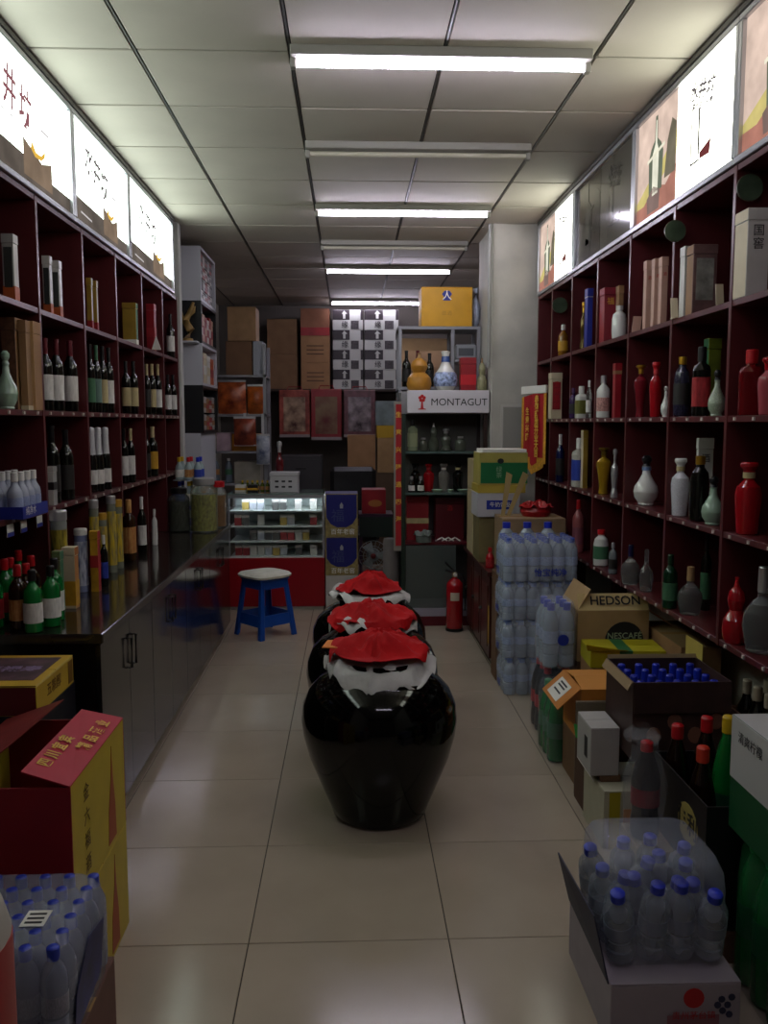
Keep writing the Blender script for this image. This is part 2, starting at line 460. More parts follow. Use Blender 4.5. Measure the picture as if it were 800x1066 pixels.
# ---------------------------------------------------------------- low wooden cabinet below the right shelving
WOODR = M('red brown wood', '3f1a17', .3, var=.2, vs=8)
t = thing('low_cabinet', 'low dark red wooden cabinet in front of the right shelving', 'cabinet', (0, 0, 0))
part('top_board', G().box(.845, 1.345, 5.24, 6.38, .60, .628), WOODR, t, bevel=.004)
part('carcass', G().box(.885, 1.34, 5.27, 6.36, .05, .60), WOODR, t)
part('plinth', G().box(.90, 1.33, 5.29, 6.34, 0, .05), M('dark plinth', '190c0b', .5), t)
for a, b in ((5.29, 5.63), (5.65, 5.99), (6.01, 6.34)):
    d = part('door', G().box(.868, .885, a, b, .07, .585), WOODR, t, bevel=.003)
    part('inset_panel', G().box(.862, .868, a+.06, b-.06, .13, .525), M('inset panel wood', '4a211d', .28, var=.2, vs=8), d, bevel=.003)
    part('door_knob', G().sphere((.86, b-.03, .33), .012), HANDLE, d, smooth=60)
part('side_panel', G().box(.90, 1.33, 5.262, 5.27, .07, .585), WOODR, t, bevel=.003)
part('paper_strip', G().box(.866, .8675, 5.305, 5.345, .16, .40), M('yellow paper', 'b98f3c', .7), t)

# ================================================================ BOTTLES
# unit profiles: radius up to .5, height 0..1
KIND = {
 'wine': dict(p=[(0,.012),(.40,0),(.49,.008),(.5,.03),(.5,.58),(.475,.64),(.38,.695),(.25,.74),(.2,.78),(.185,.86)], c=[(.2,.77),(.205,.80),(.195,.955),(.215,.96),(.215,.995),(.19,1),(0,1)], l=(.15,.50,.507)),
 'champagne': dict(p=[(0,.012),(.40,0),(.49,.008),(.5,.03),(.5,.44),(.48,.50),(.40,.57),(.30,.64),(.24,.70)], c=[(.40,.565),(.37,.63),(.33,.72),(.31,.88),(.33,.885),(.33,.955),(.28,.99),(0,1)], l=(.12,.34,.507)),
 'liquor': dict(p=[(0,.01),(.44,0),(.5,.02),(.5,.62),(.46,.68),(.30,.745),(.19,.79),(.17,.84)], c=[(.2,.825),(.215,.83),(.215,.985),(.19,1),(0,1)], l=(.16,.48,.507)),
 'square': dict(p=[(0,.01),(.46,0),(.5,.015),(.5,.66),(.44,.72),(.24,.76),(.2,.79)], c=[(.23,.785),(.25,.79),(.25,.985),(.22,1),(0,1)], l=(.14,.56,.507), sq=.55),
 'jar_bottle': dict(p=[(0,.01),(.36,0),(.4,.02),(.43,.2),(.49,.45),(.5,.56),(.45,.66),(.28,.72),(.2,.75),(.19,.79)], c=[(.2,.78),(.22,.785),(.22,.88),(.34,.94),(.34,.975),(.3,1),(0,1)], l=(.78,.86,.225)),
 'meiping': dict(p=[(0,.01),(.30,0),(.33,.02),(.28,.12),(.29,.2),(.38,.42),(.49,.62),(.48,.70),(.32,.76),(.17,.785),(.16,.84)], c=[(.18,.83),(.19,.84),(.19,.92),(.36,.965),(.36,.985),(.3,1),(0,1)], l=(.80,.835,.2)),
 'vase': dict(p=[(0,.01),(.30,0),(.33,.02),(.31,.05),(.46,.16),(.5,.27),(.46,.38),(.30,.50),(.17,.62),(.14,.74),(.17,.78)], c=[(.15,.775),(.17,.78),(.12,.83),(.2,.89),(.2,.95),(.1,1),(0,1)], l=(.70,.77,.18)),
 'flask': dict(p=[(0,.01),(.34,0),(.38,.015),(.42,.10),(.5,.30),(.46,.46),(.28,.58),(.15,.64),(.14,.72)], c=[(.14,.70),(.155,.71),(.15,.99),(.14,1),(0,1)], l=(.03,.06,.43)),
 'decanter': dict(p=[(0,.01),(.42,0),(.5,.02),(.48,.10),(.34,.20),(.40,.34),(.48,.50),(.42,.62),(.2,.70),(.17,.78)], c=[(.18,.77),(.2,.78),(.2,.86),(.3,.92),(.26,.98),(0,1)], l=(.04,.08,.505)),
 'gourd': dict(p=[(0,.01),(.36,0),(.46,.08),(.5,.2),(.46,.36),(.32,.46),(.24,.5),(.30,.57),(.34,.66),(.28,.78),(.12,.86)], c=[(.12,.85),(.08,.90),(.06,.96),(.08,1),(0,1)], l=(.49,.52,.26)),
 'jug': dict(p=[(0,.01),(.40,0),(.48,.03),(.5,.2),(.5,.6),(.42,.74),(.22,.82),(.2,.87)], c=[(.23,.86),(.25,.87),(.25,.99),(0,1)], l=(.2,.55,.507)),
 'water': dict(p=[(0,.02),(.40,0),(.48,.02),(.5,.05),(.5,.18),(.46,.20),(.5,.22),(.5,.33),(.47,.35),(.5,.37),(.5,.68),(.47,.75),(.36,.82),(.24,.87),(.22,.90)], c=[(.22,.88),(.245,.885),(.245,.99),(.22,1),(0,1)], l=(.38,.57,.507)),
 'cola': dict(p=[(0,.02),(.36,0),(.46,.02),(.5,.07),(.49,.20),(.44,.30),(.45,.42),(.5,.54),(.49,.64),(.38,.77),(.22,.87),(.18,.91)], c=[(.20,.90),(.215,.905),(.215,.99),(.18,1),(0,1)], l=(.36,.54,.502)),
 'soda': dict(p=[(0,.02),(.36,0),(.47,.02),(.5,.06),(.5,.58),(.47,.68),(.34,.80),(.2,.88),(.18,.91)], c=[(.20,.90),(.215,.905),(.215,.99),(.18,1),(0,1)], l=(.34,.56,.507)),
 'tin': dict(p=[(0,.01),(.48,0),(.5,.01),(.5,.9)], c=[(.5,.895),(.52,.90),(.52,.985),(.49,1),(0,1)], l=(.10,.80,.505)),
 'small': dict(p=[(0,.01),(.44,0),(.5,.02),(.5,.50),(.44,.60),(.24,.72),(.2,.80)], c=[(.22,.79),(.24,.80),(.24,.985),(.2,1),(0,1)], l=(.10,.44,.507)),
 'bigjar': dict(p=[(0,.01),(.42,0),(.49,.02),(.5,.06),(.5,.74),(.46,.80),(.36,.84),(.34,.88)], c=[(.38,.87),(.40,.88),(.40,.985),(.36,1),(0,1)], l=(.0,.01,.4)),
}
_BM = {}
def bmesh_of(kind, which, mat):
    k = (kind, which, mat.name)
    if k in _BM: return _BM[k]
    d = KIND[kind]; sq = d.get('sq', 1.0); n = 20
    g = G()
    if which == 'body': g.lathe(d['p'], n, sq=sq)
    elif which == 'cap': g.lathe([(0, d['c'][0][1])] + d['c'], 16)
    else:
        z0, z1, r = d['l']
        g.lathe([(r-.02, z0), (r, z0), (r, z1), (r-.02, z1)], n, sq=sq)
    _BM[k] = g.mesh(kind+'_'+which, mat, smooth=38)
    return _BM[k]
CAPN = {'wine':'foil', 'champagne':'foil', 'meiping':'stopper', 'jar_bottle':'stopper', 'vase':'stopper', 'flask':'cork', 'decanter':'stopper', 'gourd':'stem', 'tin':'lid', 'bigjar':'lid'}
def bottle(kind, loc, w, h, body, cap, lab, label, name='bottle', cat='bottle', group=None, rz=0, parent=None):
    """a bottle with its cap and label; under a parent it is a part (cap and label are sub-parts)"""
    if parent is None:
        t = thing(name, label, cat, loc, rz, group, (w, w, h))
        link('body', bmesh_of(kind, 'body', body), t)
        link(CAPN.get(kind, 'cap'), bmesh_of(kind, 'cap', cap), t)
        if lab: link('label_band', bmesh_of(kind, 'label', lab), t)
        return t
    b = link(name, bmesh_of(kind, 'body', body), parent, loc); b.scale = (w, w, h)
    link(CAPN.get(kind, 'cap'), bmesh_of(kind, 'cap', cap), b)
    if lab: link('label_band', bmesh_of(kind, 'label', lab), b)
    return b

# glass and glaze
GL_DARK = M('dark bottle glass', '0d0e0b', .08, coat=.4)
GL_GREEN = M('green bottle glass', '137a35', .08, trans=.25, coat=.3)
GL_BROWN = M('brown bottle glass', '2a1508', .08, coat=.3)
GL_DKGREEN = M('dark green bottle glass', '0d3520', .08, trans=.2, coat=.3)
FOIL_S = M('white silver foil', 'd6d6d8', .35, metal=.3)
GL_CLEAR = M('clear bottle glass', 'dfe4e2', .04, trans=.92, ior=1.3)
GL_RED = M('red glazed bottle', '9c0f1a', .15, coat=.5)
GL_REDT = M('translucent red glass', '7a1018', .08, trans=.4)
GLAZE_W = M('white porcelain', 'd3d3cd', .12, coat=.5)
GLAZE_CEL = M('celadon glaze', '8fa893', .15, coat=.4)
GLAZE_Y = M('yellow gold glaze', 'a8851e', .2, metal=.35, coat=.3)
GLAZE_BLUE = M('dark blue glaze', '10183f', .15, coat=.4)
LAB_W = M('white label', 'd2cfc9', .6, var=.14, vs=9)
LAB_C = M('cream label', 'b7a77a', .6, var=.15, vs=30)
LAB_G = M('green label', '3c6a4a', .6, var=.15, vs=30)
LAB_Y = M('yellow label', 'b98b1f', .55, var=.2, vs=30)
LAB_R = M('red label', 'a3262b', .5, var=.35, vs=7)
LAB_O = M('orange label', 'b8602a', .5, var=.35, vs=6, col2='c89a5c')
LAB_D = M('dark label', '23201f', .5, var=.2, vs=30)
LAB_B = M('blue label', '2a3f9c', .5, var=.2, vs=30)
CAP_R = M('red cap', 'b3121c', .35)
CAP_W = M('white cap', 'd6d4cf', .35)
CAP_B = M('blue cap', '1e2fae', .3)
CAP_Y = M('yellow cap', 'c9a51a', .35)
CAP_K = M('black cap', '131214', .35)
FOIL_R = M('dark red foil', '5e1420', .3, metal=.4)
FOIL_K = M('black foil', '18171a', .3, metal=.3)
CORK = M('cork stopper', '9c7a52', .8, var=.2, vs=40)

def settle(side, px, hpx, ytop, Y, deep=0):
    """move an item back along the line of sight until it stands wholly on its shelf board, inside its compartment"""
    ups = L_UP if side == 'L' else R_UP
    hi = min([u for u in ups if u > Y] or [Y+.3])
    while True:
        p = at(px, ytop, Y); r = hpx*Y/F_PX
        inside = p.x-r > RXF+.008 if side == 'R' else p.x+r < LXF-.008
        if inside or Y+.004+max(r, deep) > hi-.012: return Y
        Y += .004

def put(side, kind, px, wpx, ytop, Y, z, body, cap, lab, label, name='bottle', cat='bottle', group=None):
    if side in 'LR': Y = settle(side, px, wpx*.5, ytop, Y)
    p = at(px, ytop, Y); w = wpx*Y/F_PX
    return bottle(kind, (p.x, Y, z), w, p.z-z, body, cap, lab, label, name, cat, group, rz=random.uniform(-.4, .4))

def gift_box(label, loc, w, d, h, mats, rz=0, name='gift_box', cat='box', group=None, band=None, glyph=None, ink=INK, lid=None, window=None):
    """a carton-board gift box: body, lifted lid edge, printed band, lettering"""
    t = thing(name, label, cat, loc, rz, group)
    body, side = mats
    lh = lid if lid else h*.14
    part('body', G().box(-w/2, w/2, -d/2, d/2, 0, h-lh, 0, side=1), [body, side], t, bevel=min(.002, w*.03))
    part('lid', G().box(-w/2-.0015, w/2+.0015, -d/2-.0015, d/2+.0015, h-lh+.001, h, 0, side=1), [body, side], t, bevel=min(.002, w*.03))
    if band:
        z0, z1, m = band
        part('printed_band', G().box(-w/2-.001, w/2+.001, -d/2-.001, d/2+.001, h*z0, h*z1), m, t)
    if glyph:
        for k, ch in enumerate(glyph):
            text(ch, min(w*.6, h*.14), ink, t, (0, -d/2-.002, h*(.74-.15*k)), (PI/2, 0, 0))
    if window:
        part('window', G().box(-w*.36, w*.36, -d/2-.002, -d/2, h*.2, h*.8), window, t)
    return t
def putbox(label, px0, px1, ytop, Y, z, mats, depth=None, **kw):
    d = depth or (px1-px0)*Y/F_PX
    if z > .81 or px0 > 400: Y = settle('L' if px0 < 400 else 'R', (px0+px1)/2, (px1-px0)/2, ytop, Y, d)
    a, b = at(px0, ytop, Y), at(px1, ytop, Y)
    w = abs(b.x-a.x)
    return gift_box(label, ((a.x+b.x)/2, Y+d/2, z), w, d, a.z-z, mats, **kw)
# ================================================================ GOODS ON THE LEFT SHELVES
LT, L3, L2, L1 = 2.005, 1.595, 1.195, .80
BX_W = M('white box board', 'c9c6c0', .5, var=.05); BX_SIL = M('silver box board', 'a9a9a6', .35, metal=.3)
BX_OR = M('orange box board', 'b3562a', .5); BX_GO = M('gold box board', 'a98a38', .4, metal=.3, var=.15)
BX_RED = M('red box board', '8e1620', .45, var=.08); BX_BR = M('brown wooden box', '8f6c48', .6, var=.2, wood=True)
BX_CR = M('cream box board', 'c4b79a', .55, var=.06); BX_GR = M('green box board', '1d5a35', .5); BX_BLUE = M('blue box board', '24308c', .45)
BX_PK = M('pink beige board', 'bc9683', .55, var=.06); BX_K = M('black box board', '161416', .45)
WIN = M('glossy window film', '3a3d3c', .08, coat=.5)
# top row
putbox('silver boxed spirit with orange base, nearest compartment of the top left row', 1, 13, 243, 3.40, LT, (BX_SIL, BX_W), name='boxed_spirit', band=(.02, .22, BX_OR), window=WIN)
putbox('left of two white boxed spirits in the second compartment, top left row', 43.5, 51, 266, 3.90, LT, (BX_W, BX_SIL), name='boxed_spirit', band=(.02, .22, BX_OR), window=WIN, group='white boxed spirits on the top left row')
putbox('right of two white boxed spirits in the second compartment, top left row', 53, 61, 271, 3.98, LT, (BX_W, BX_SIL), name='boxed_spirit', band=(.02, .22, BX_OR), window=WIN, group='white boxed spirits on the top left row')
putbox('left of two small gold and white boxes in the third compartment, top left row', 89.5, 94.5, 289, 4.50, LT, (BX_GO, BX_W), name='boxed_spirit', band=(.02, .2, LAB_R))
putbox('right of two small gold and white boxes in the third compartment, top left row', 95, 100, 292, 4.58, LT, (BX_GO, BX_W), name='boxed_spirit', band=(.02, .2, LAB_R))
putbox('gold and green gift box in the fourth compartment of the top left row', 127, 141, 315, 5.10, LT, (BX_GO, LAB_G), depth=.05, band=(.0, .12, PAPER))
putbox('red gift box in the fifth compartment of the top left row', 152, 160, 316, 5.70, LT, (BX_RED, BX_RED), depth=.06, band=(.3, .5, LAB_R))
t = thing('tilted_card', 'small cream card leaning before the red box, top left row', 'card', (at(163, 362, 5.62).x, 5.62, LT))
part('sheet', G().prism([(-.03, 0), (.03, 0), (.0, .085)], 'y', -.002, .002), PAPER, t); part('stand', G().box(-.02, .02, .002, .03, 0, .004), PAPER, t)
put('L', 'wine', 177, 8, 327, 6.15, LT, GL_DARK, FOIL_K, LAB_W, 'dark wine bottle with white label in the last compartment, top left row', 'wine_bottle')
# second row
putbox('upright tan wooden gift box, left one beside the celadon vase', 18.5, 26, 333, 3.35, L3, (BX_BR, BX_BR), name='wooden_box', depth=.05, band=(.0, .05, BX_CR))
putbox('upright tan wooden gift box with grey edge, right one in nearest left compartment', 26.5, 34, 334, 3.45, L3, (M('pale wooden box', 'b39064', .6, var=.2, wood=True), CARD), name='wooden_box', depth=.08, band=(.93, .99, BX_SIL))
putbox('brown patterned box behind the celadon vase on the second left row', 0, 15, 330, 3.46, L3, (M('brown patterned board', '5c3d2c', .5, var=.5, vs=40), BX_BR), depth=.10)
put('L', 'vase', 5, 22, 365, 3.30, L3, GLAZE_CEL, GLAZE_CEL, None, 'round green celadon vase bottle with long neck, second left row', 'celadon_vase', 'vase')
W3 = 'wine bottles with white labels on the second left row'
for px, Y, wh in ((46, 3.80, 'left'), (57.5, 3.86, 'middle'), (72, 3.93, 'right')):
    put('L', 'wine', px, 14, 353 + (px-57)*.1, Y, L3, GL_DARK, FOIL_R, LAB_W, 'wine bottle with red foil and white label, %s of three' % wh, 'wine_bottle', group=W3)
for px, Y, lab, c, wh in ((93, 4.42, LAB_G, FOIL_K, 'green label, leftmost of four on the second left row'), (99.5, 4.47, M('grey green label', '5f7a70', .6), LAB_G, 'grey green label, second of four on the second left row'), (106, 4.52, LAB_C, FOIL_K, 'cream label, third of four on the second left row'), (112.5, 4.57, LAB_W, FOIL_K, 'white label, rightmost of four on the second left row')):
    put('L', 'wine', px, 9.5, 358 + (px-93)*.2, Y, L3, GL_DARK, c, lab, 'dark wine bottle with '+wh, 'wine_bottle')
for px, Y, wh in ((130.5, 5.07, 'left'), (138.5, 5.14, 'right')):
    put('L', 'wine', px, 9, 376, Y, L3, GL_DARK, FOIL_K, LAB_C, '%s of two dark wine bottles with tan labels, fourth compartment, second row' % wh, 'wine_bottle')
for px, Y, lab, wh in ((152.5, 5.61, LAB_D, 'left one with dark label'), (158, 5.67, LAB_C, 'middle one with tan label'), (164, 5.73, LAB_W, 'right one with white label')):
    put('L', 'wine', px, 7.5, 379, Y, L3, GL_DARK, LAB_C, lab, 'wine bottle with cream foil in the fifth compartment, %s' % wh, 'wine_bottle')
for px, Y, wh in ((174.5, 6.2, 'left'), (180, 6.24, 'right')):
    put('L', 'wine', px, 7, 390, Y, L3, GL_DARK, FOIL_K, LAB_W, '%s of two dark bottles in the last compartment, second left row' % wh, 'wine_bottle')
# third row
t = thing('bottle_tray', 'blue shallow tray of small clear bottles on the third left row', 'tray', (at(5, 520, 3.30).x, 3.31, L2))
part('tray_base', G().box(-.11, .11, -.13, .13, 0, .004), BX_BLUE, t)
for b in ((-.11, .11, -.13, -.126), (-.11, .11, .126, .13), (-.11, -.106, -.126, .126), (.106, .11, -.126, .126)):
    part('tray_rim', G().box(b[0], b[1], b[2], b[3], .004, .045), BX_BLUE, t)
text('纯净水', .035, INKW, t, (.1115, -.05, .025), (PI/2, 0, PI/2))
bp_ = t.location.copy()
for i in range(3):
    for j in range(4):
        bottle('small', (bp_.x-.07+.07*i, bp_.y-.093+.062*j, L2+.0045), .055, .165, M('milky clear bottle', 'aeb4c6', .15, alpha=.9), CAP_W, M('blue grey label', '8f99bb', .5, var=.2, vs=30),
               'small clear bottle with white cap standing in the blue tray', 'small_bottle', group='small clear bottles in the blue tray')
for px, Y, yt, wh in ((53, 3.82, 443, 'left one half in shadow'), (67.5, 3.90, 447, 'right one')):
    put('L', 'wine', px, 15, yt, Y, L2, GL_DARK, FOIL_K, LAB_D, 'black bottle with black label on the third left row, %s' % wh, 'wine_bottle')
putbox('small grey white box at the foot of the black bottles, third left row', 47.5, 55, 486, 3.70, L2, (BX_W, BX_SIL), depth=.045, band=(.4, .6, LAB_D))
for px, Y, wh in ((94.5, 4.43, 'left'), (101.5, 4.49, 'middle'), (109, 4.55, 'right')):
    put('L', 'champagne', px, 10.5, 444.5, Y, L2, GL_DARK, FOIL_S, LAB_W, '%s of three sparkling wine bottles with silver foil necks' % wh, 'sparkling_wine_bottle', group='sparkling wine bottles on the third left row')
for px, Y, c, wh in ((128.5, 5.06, FOIL_K, 'left'), (135.5, 5.12, LAB_C, 'right')):
    put('L', 'wine', px, 8.5, 446, Y, L2, GL_DARK, c, LAB_W, '%s of two white-labelled wine bottles in the fourth compartment, third row' % wh, 'wine_bottle')
put('L', 'wine', 152.5, 7, 446, 5.62, L2, GL_DARK, FOIL_K, LAB_D, 'dark wine bottle left of the yellow-labelled one, third left row', 'wine_bottle')
put('L', 'wine', 158.5, 10, 444, 5.70, L2, GL_DARK, LAB_C, LAB_Y, 'dark wine bottle with yellow label on the third left row', 'wine_bottle')
# price cards below the tray
for k, y in enumerate((3.20, 3.33, 3.50)):
    t = thing('price_card', '%s white and blue price card hanging under the bottle tray' % ('nearest', 'middle', 'farthest')[k], 'price card', (LXF+.004, y, 1.130), 0, 'price cards under the third left row')
    part('card', G().box(0, .003, -.03, .03, 0, .045), PAPER, t); part('blue_stripe', G().box(.003, .004, -.03, .03, 0, .016), BX_BLUE, t)
# counter row
K1 = L1+.0
GB = 'green spirit bottles crowded at the near end of the worktop'
spots = [(-1.30, 3.16), (-1.20, 3.13), (-1.10, 3.18), (-1.30, 3.27), (-1.21, 3.24), (-1.12, 3.28), (-1.32, 3.38), (-1.23, 3.35), (-1.135, 3.092), (-1.33, 3.49)]
for k, (x, y) in enumerate(spots):
    g = k % 3
    body = (GL_GREEN, GL_BROWN, GL_GREEN)[g]; lab = (LAB_R, LAB_O, LAB_W)[g]; cap = (CAP_R, CAP_R, CAP_K)[g]
    lb = ('green glass spirit bottle with red label and red cap near the worktop end', 'brown glass spirit bottle with orange label near the worktop end', 'green glass spirit bottle with white label and black cap near the worktop end')[g]
    bottle('liquor', (x, y, K1), .066, .225+.012*(k % 2), body, cap, lab, lb, 'spirit_bottle', group=GB)
def putc(kind, px, wpx, ytop, ybot, body, cap, lab, label, name='bottle', cat='bottle', group=None, X=-1.198):
    return put('C', kind, px, wpx, ytop, onx(px, ybot, X), L1, body, cap, lab, label, name, cat, group)
def putcb(label, px0, px1, ytop, ybot, mats, depth=.05, **kw):
    return putbox(label, px0, px1, ytop, onx((px0+px1)/2, ybot, -1.135), L1, mats, depth, **kw)
putc('tin', 60, 17, 531, 606, M('clear canister', '8f938f', .1, alpha=.92, coat=.3), SILVER, M('grey olive print', '3c4034', .35, var=.7, vs=4, col2='c8b23c'), 'tall canister with silver lid on the worktop', 'canister', 'canister')
putcb('cream carton with orange print beside the silver-lidded canister', 64, 77, 570, 613, (BX_CR, LAB_O), name='small_carton', band=(.05, .45, LAB_Y))
putcb('narrow rose green carton left of the cream one on the worktop', 54, 62, 574, 619, (M('rose green board', '9c6a6a', .5, var=.5, vs=20, col2='6f8a50'), LAB_G), name='small_carton', depth=.04, band=(.1, .4, LAB_G))
putc('tin', 83.5, 13, 550, 603, M('clear blue canister', '7d86a8', .1, alpha=.92), CAP_W, M('blue white print', '5a66a0', .35, var=.6, vs=5, col2='c8ccd8'), 'short clear jar with white lid and blue print on the worktop', 'canister', 'canister')
putcb('tall yellow and red carton right of the short jar on the worktop', 93, 101, 553, 595, (LAB_Y, LAB_R), name='small_carton', depth=.04, band=(.4, .6, LAB_R))
for k, (px, yt, yb) in enumerate(((97, 520, 586), (106, 534, 584), (115, 516, 579), (122, 520, 572))):
    putc('tin', px, 9.5, yt, yb, M('silver green canister', '8b8f80', .25, metal=.3), SILVER if k % 2 == 0 else LAB_Y, M('yellow dotted print', '8d8f86', .35, var=.5, vs=5, col2='dcbc18'),
         'yellow silver gift canister, %s of four on the worktop' % ('leftmost', 'second and shortest', 'third and tallest', 'rightmost')[k], 'gift_canister', 'canister', 'yellow gift canisters')
putc('liquor', 107.5, 8, 557, 592, GL_DARK, CAP_W, LAB_B, 'small dark bottle with blue label before the yellow canisters', 'spirit_bottle', X=-1.13)
putc('square', 133.5, 12, 520, 569, GL_BROWN, LAB_O, LAB_O, 'dark square bottle with orange label and cap on the worktop', 'spirit_bottle')
putc('wine', 147, 9, 517, 562, GL_DARK, CAP_W, LAB_W, 'dark wine bottle with white label and cap alone on the worktop', 'wine_bottle')
putc('liquor', 160.5, 6, 530, 557, GLAZE_W, CAP_W, LAB_W, 'white bottle farthest along the open worktop', 'spirit_bottle')
# big glass jars at the far end of the worktop
LIQ = M('amber green herbal liquor', '8f8a3c', .1, trans=.2, var=.5, vs=14)
JARG = M('thick jar glass', 'cdd6c4', .05, trans=.85, alpha=.55, ior=1.2)
def herb_jar(label, x, y, w, h, liq, lid):
    t = thing('herb_jar', label, 'jar', (x, y, L1), 0, None, (w, w, h))
    link('glass', bmesh_of('bigjar', 'body', JARG), t); link('lid', bmesh_of('bigjar', 'cap', lid), t)
    part('liquor', G().lathe([(0, .03), (.45, .03), (.455, .70), (0, .70)], 18), liq, t, smooth=40)
    rt = G()
    for k in range(6):
        a = k*1.05
        rt.tube([(.1*math.cos(a), .1*math.sin(a), .08), (.2*math.cos(a+.8), .2*math.sin(a+.8), .3), (.12*math.cos(a+1.8), .12*math.sin(a+1.8), .55), (.28*math.cos(a+2), .28*math.sin(a+2), .66)], [.07, .06, .04, .015], 6)
    tag(part('roots', rt, M('pale root', 'a99152', .7), t, smooth=60), kind='stuff')
herb_jar('large glass jar of greenish herbal liquor with roots on the worktop end', -1.0, 5.95, .185, .37, LIQ, SILVER)
herb_jar('dark glass jar next to the shelf end on the worktop', -1.175, 5.98, .145, .30, M('dark herbal liquor', '2a2a20', .1, trans=.2), CAP_K)
herb_jar('tall orange tinted glass jar at the far corner of the worktop', -.945, 6.21, .12, .33, M('orange liquor', '8c5a26', .1, trans=.3, var=.3), CAP_R)
t = thing('water_bottle_crate', 'clear tray of small bottled drinks stacked above the herb jars', 'tray', (-1.135, 6.20, L1))
for k in range(3):
    part('tier', G().box(-.10, .10, -.12, .12, .17*k, .17*k+.008), M('clear tray plastic', '9aa4ac', .2, alpha=.8), t)
    for i in range(3):
        for j in range(2):
            bottle('small', (-.065+.065*i, -.06+.11*j, .17*k+.008), .055, .155, M('pale drink bottle', '9fb0b4', .15, alpha=.9), (CAP_R, CAP_B, CAP_Y)[(i+k) % 3], (LAB_O, LAB_B, LAB_W)[(i+k) % 3], None, 'drink_bottle', parent=t)
# ================================================================ GOODS ON THE RIGHT SHELVES
RT, R3, R2, R1 = 1.980, 1.570, 1.148, .745
# top row
putbox('tall white boxed spirit with brush writing, cut by the right edge', 780, 803, 216, 2.86, RT, (BX_W, BX_CR), depth=.10, glyph='国窖', name='boxed_spirit')
putbox('white panel box with dark characters left of the glass photograph carton', 714, 721, 256, 3.55, RT, (BX_W, BX_W), depth=.05, glyph='古井贡', name='boxed_spirit')
putbox('brown carton printed with a glass photograph on the top right row', 723, 748, 254, 3.40, RT, (M('mauve brown board', '6e5250', .5, var=.3, vs=15), BX_BR), depth=.07, name='picture_carton', window=M('glass photo print', '8f8f88', .3, var=.5, vs=20))
for px, Y, wh in ((704, 3.63, 'left of the white panel box'), (751, 3.26, 'right of the glass photograph carton')):
    p = at(px, 320, Y)
    t = thing('display_card', 'small cream card leaning on the top right row, %s' % wh, 'card', (p.x, Y, RT), .0)
    part('sheet', G().add([(-.018, 0, .001), (.012, 0, .001), (.016, .025, .085), (-.014, .025, .085), (-.018, .003, .001), (.012, .003, .001), (.016, .028, .085), (-.014, .028, .085)], [(0,1,2,3),(4,7,6,5),(0,4,5,1),(1,5,6,2),(2,6,7,3),(3,7,4,0)]), BX_CR, t)
    part('prop', G().box(-.004, .004, .01, .05, 0, .004), BX_CR, t)
for px0, px1, Y, wh in ((674, 681, 3.98, 'left'), (682.5, 689, 3.92, 'middle'), (690, 696.5, 3.86, 'right')):
    putbox('tall pinkish cream spirit box, %s of the three on the top right row' % wh, px0, px1, 271 - (px0-674)*.25, Y, RT, (BX_PK, BX_PK), depth=.04, glyph='酒', name='boxed_spirit', ink=INKRED, group='three tall pinkish boxes')
p = at(663, 343, 4.21)
t = thing('display_card', 'small tan card leaning left of the three pinkish boxes', 'card', (p.x, 4.21, RT), .2)
part('sheet', G().add([(-.025, 0, .001), (.02, 0, .001), (.045, .03, .08), (.0, .03, .08), (-.025, .003, .001), (.02, .003, .001), (.045, .033, .08), (.0, .033, .08)], [(0,1,2,3),(4,7,6,5),(0,4,5,1),(1,5,6,2),(2,6,7,3),(3,7,4,0)]), BX_PK, t)
part('prop', G().box(-.004, .004, .005, .04, 0, .004), BX_PK, t)
putbox('crimson gift box behind the round white vase on the top right row', 630, 643, 299, 4.58, RT, (M('crimson board', '7c1f2c', .45), BX_RED), depth=.09, glyph='福', ink=INKGOLD)
putbox('brown box at the right of the crimson gift box', 645, 650, 297, 4.62, RT, (BX_BR, BX_BR), depth=.05)
put('R', 'jug', 645.5, 15, 318, 4.30, RT, GLAZE_W, GLAZE_W, None, 'round white porcelain jug on the top right row', 'porcelain_jug', 'jug')
put('R', 'decanter', 608.5, 7, 314, 5.10, RT, M('dark gold bottle', '5c4a1f', .2, metal=.5), GOLD, None, 'slim gold ornamented bottle beside the blue box', 'ornate_bottle')
putbox('tall blue gift box on the top right row', 612.5, 618, 300, 4.98, RT, (BX_BLUE, BX_BLUE), depth=.06, band=(.85, .98, BX_SIL))
put('R', 'liquor', 587, 10, 338, 5.62, RT, M('amber bottle', '8a5a14', .1, trans=.2), CAP_W, LAB_Y, 'amber bottle with yellow label and white cap, far top right row', 'spirit_bottle')
for px, py, Y, r, wh in ((780, 196, 3.085, .045, 'in the compartment nearest the viewer'), (702.5, 241, 3.665, .043, 'above the white panel box'), (583, 318, 5.345+.5, .05, 'in the far compartment above the amber bottle')):
    p = at(px, py, Y)
    t = thing('round_plaque', 'round dull green plaque on the divider %s' % wh, 'plaque', (p.x, Y, p.z), 0, 'round green plaques on the right shelving')
    part('disc', G().lathe([(0, 0), (r*.8, 0), (r, .006), (r, .012), (0, .012)], 20), M('dull green plaque', '3a4a36', .5, var=.25, vs=20), t, smooth=40, rot=(PI/2, 0, 0))
    part('rim_ring', G().lathe([(r*.98, -.002), (r*1.04, .004), (r*1.04, .012), (r*.98, .012)], 20), M('plaque rim', '4b4d3c', .4), t, smooth=40, rot=(PI/2, 0, 0))
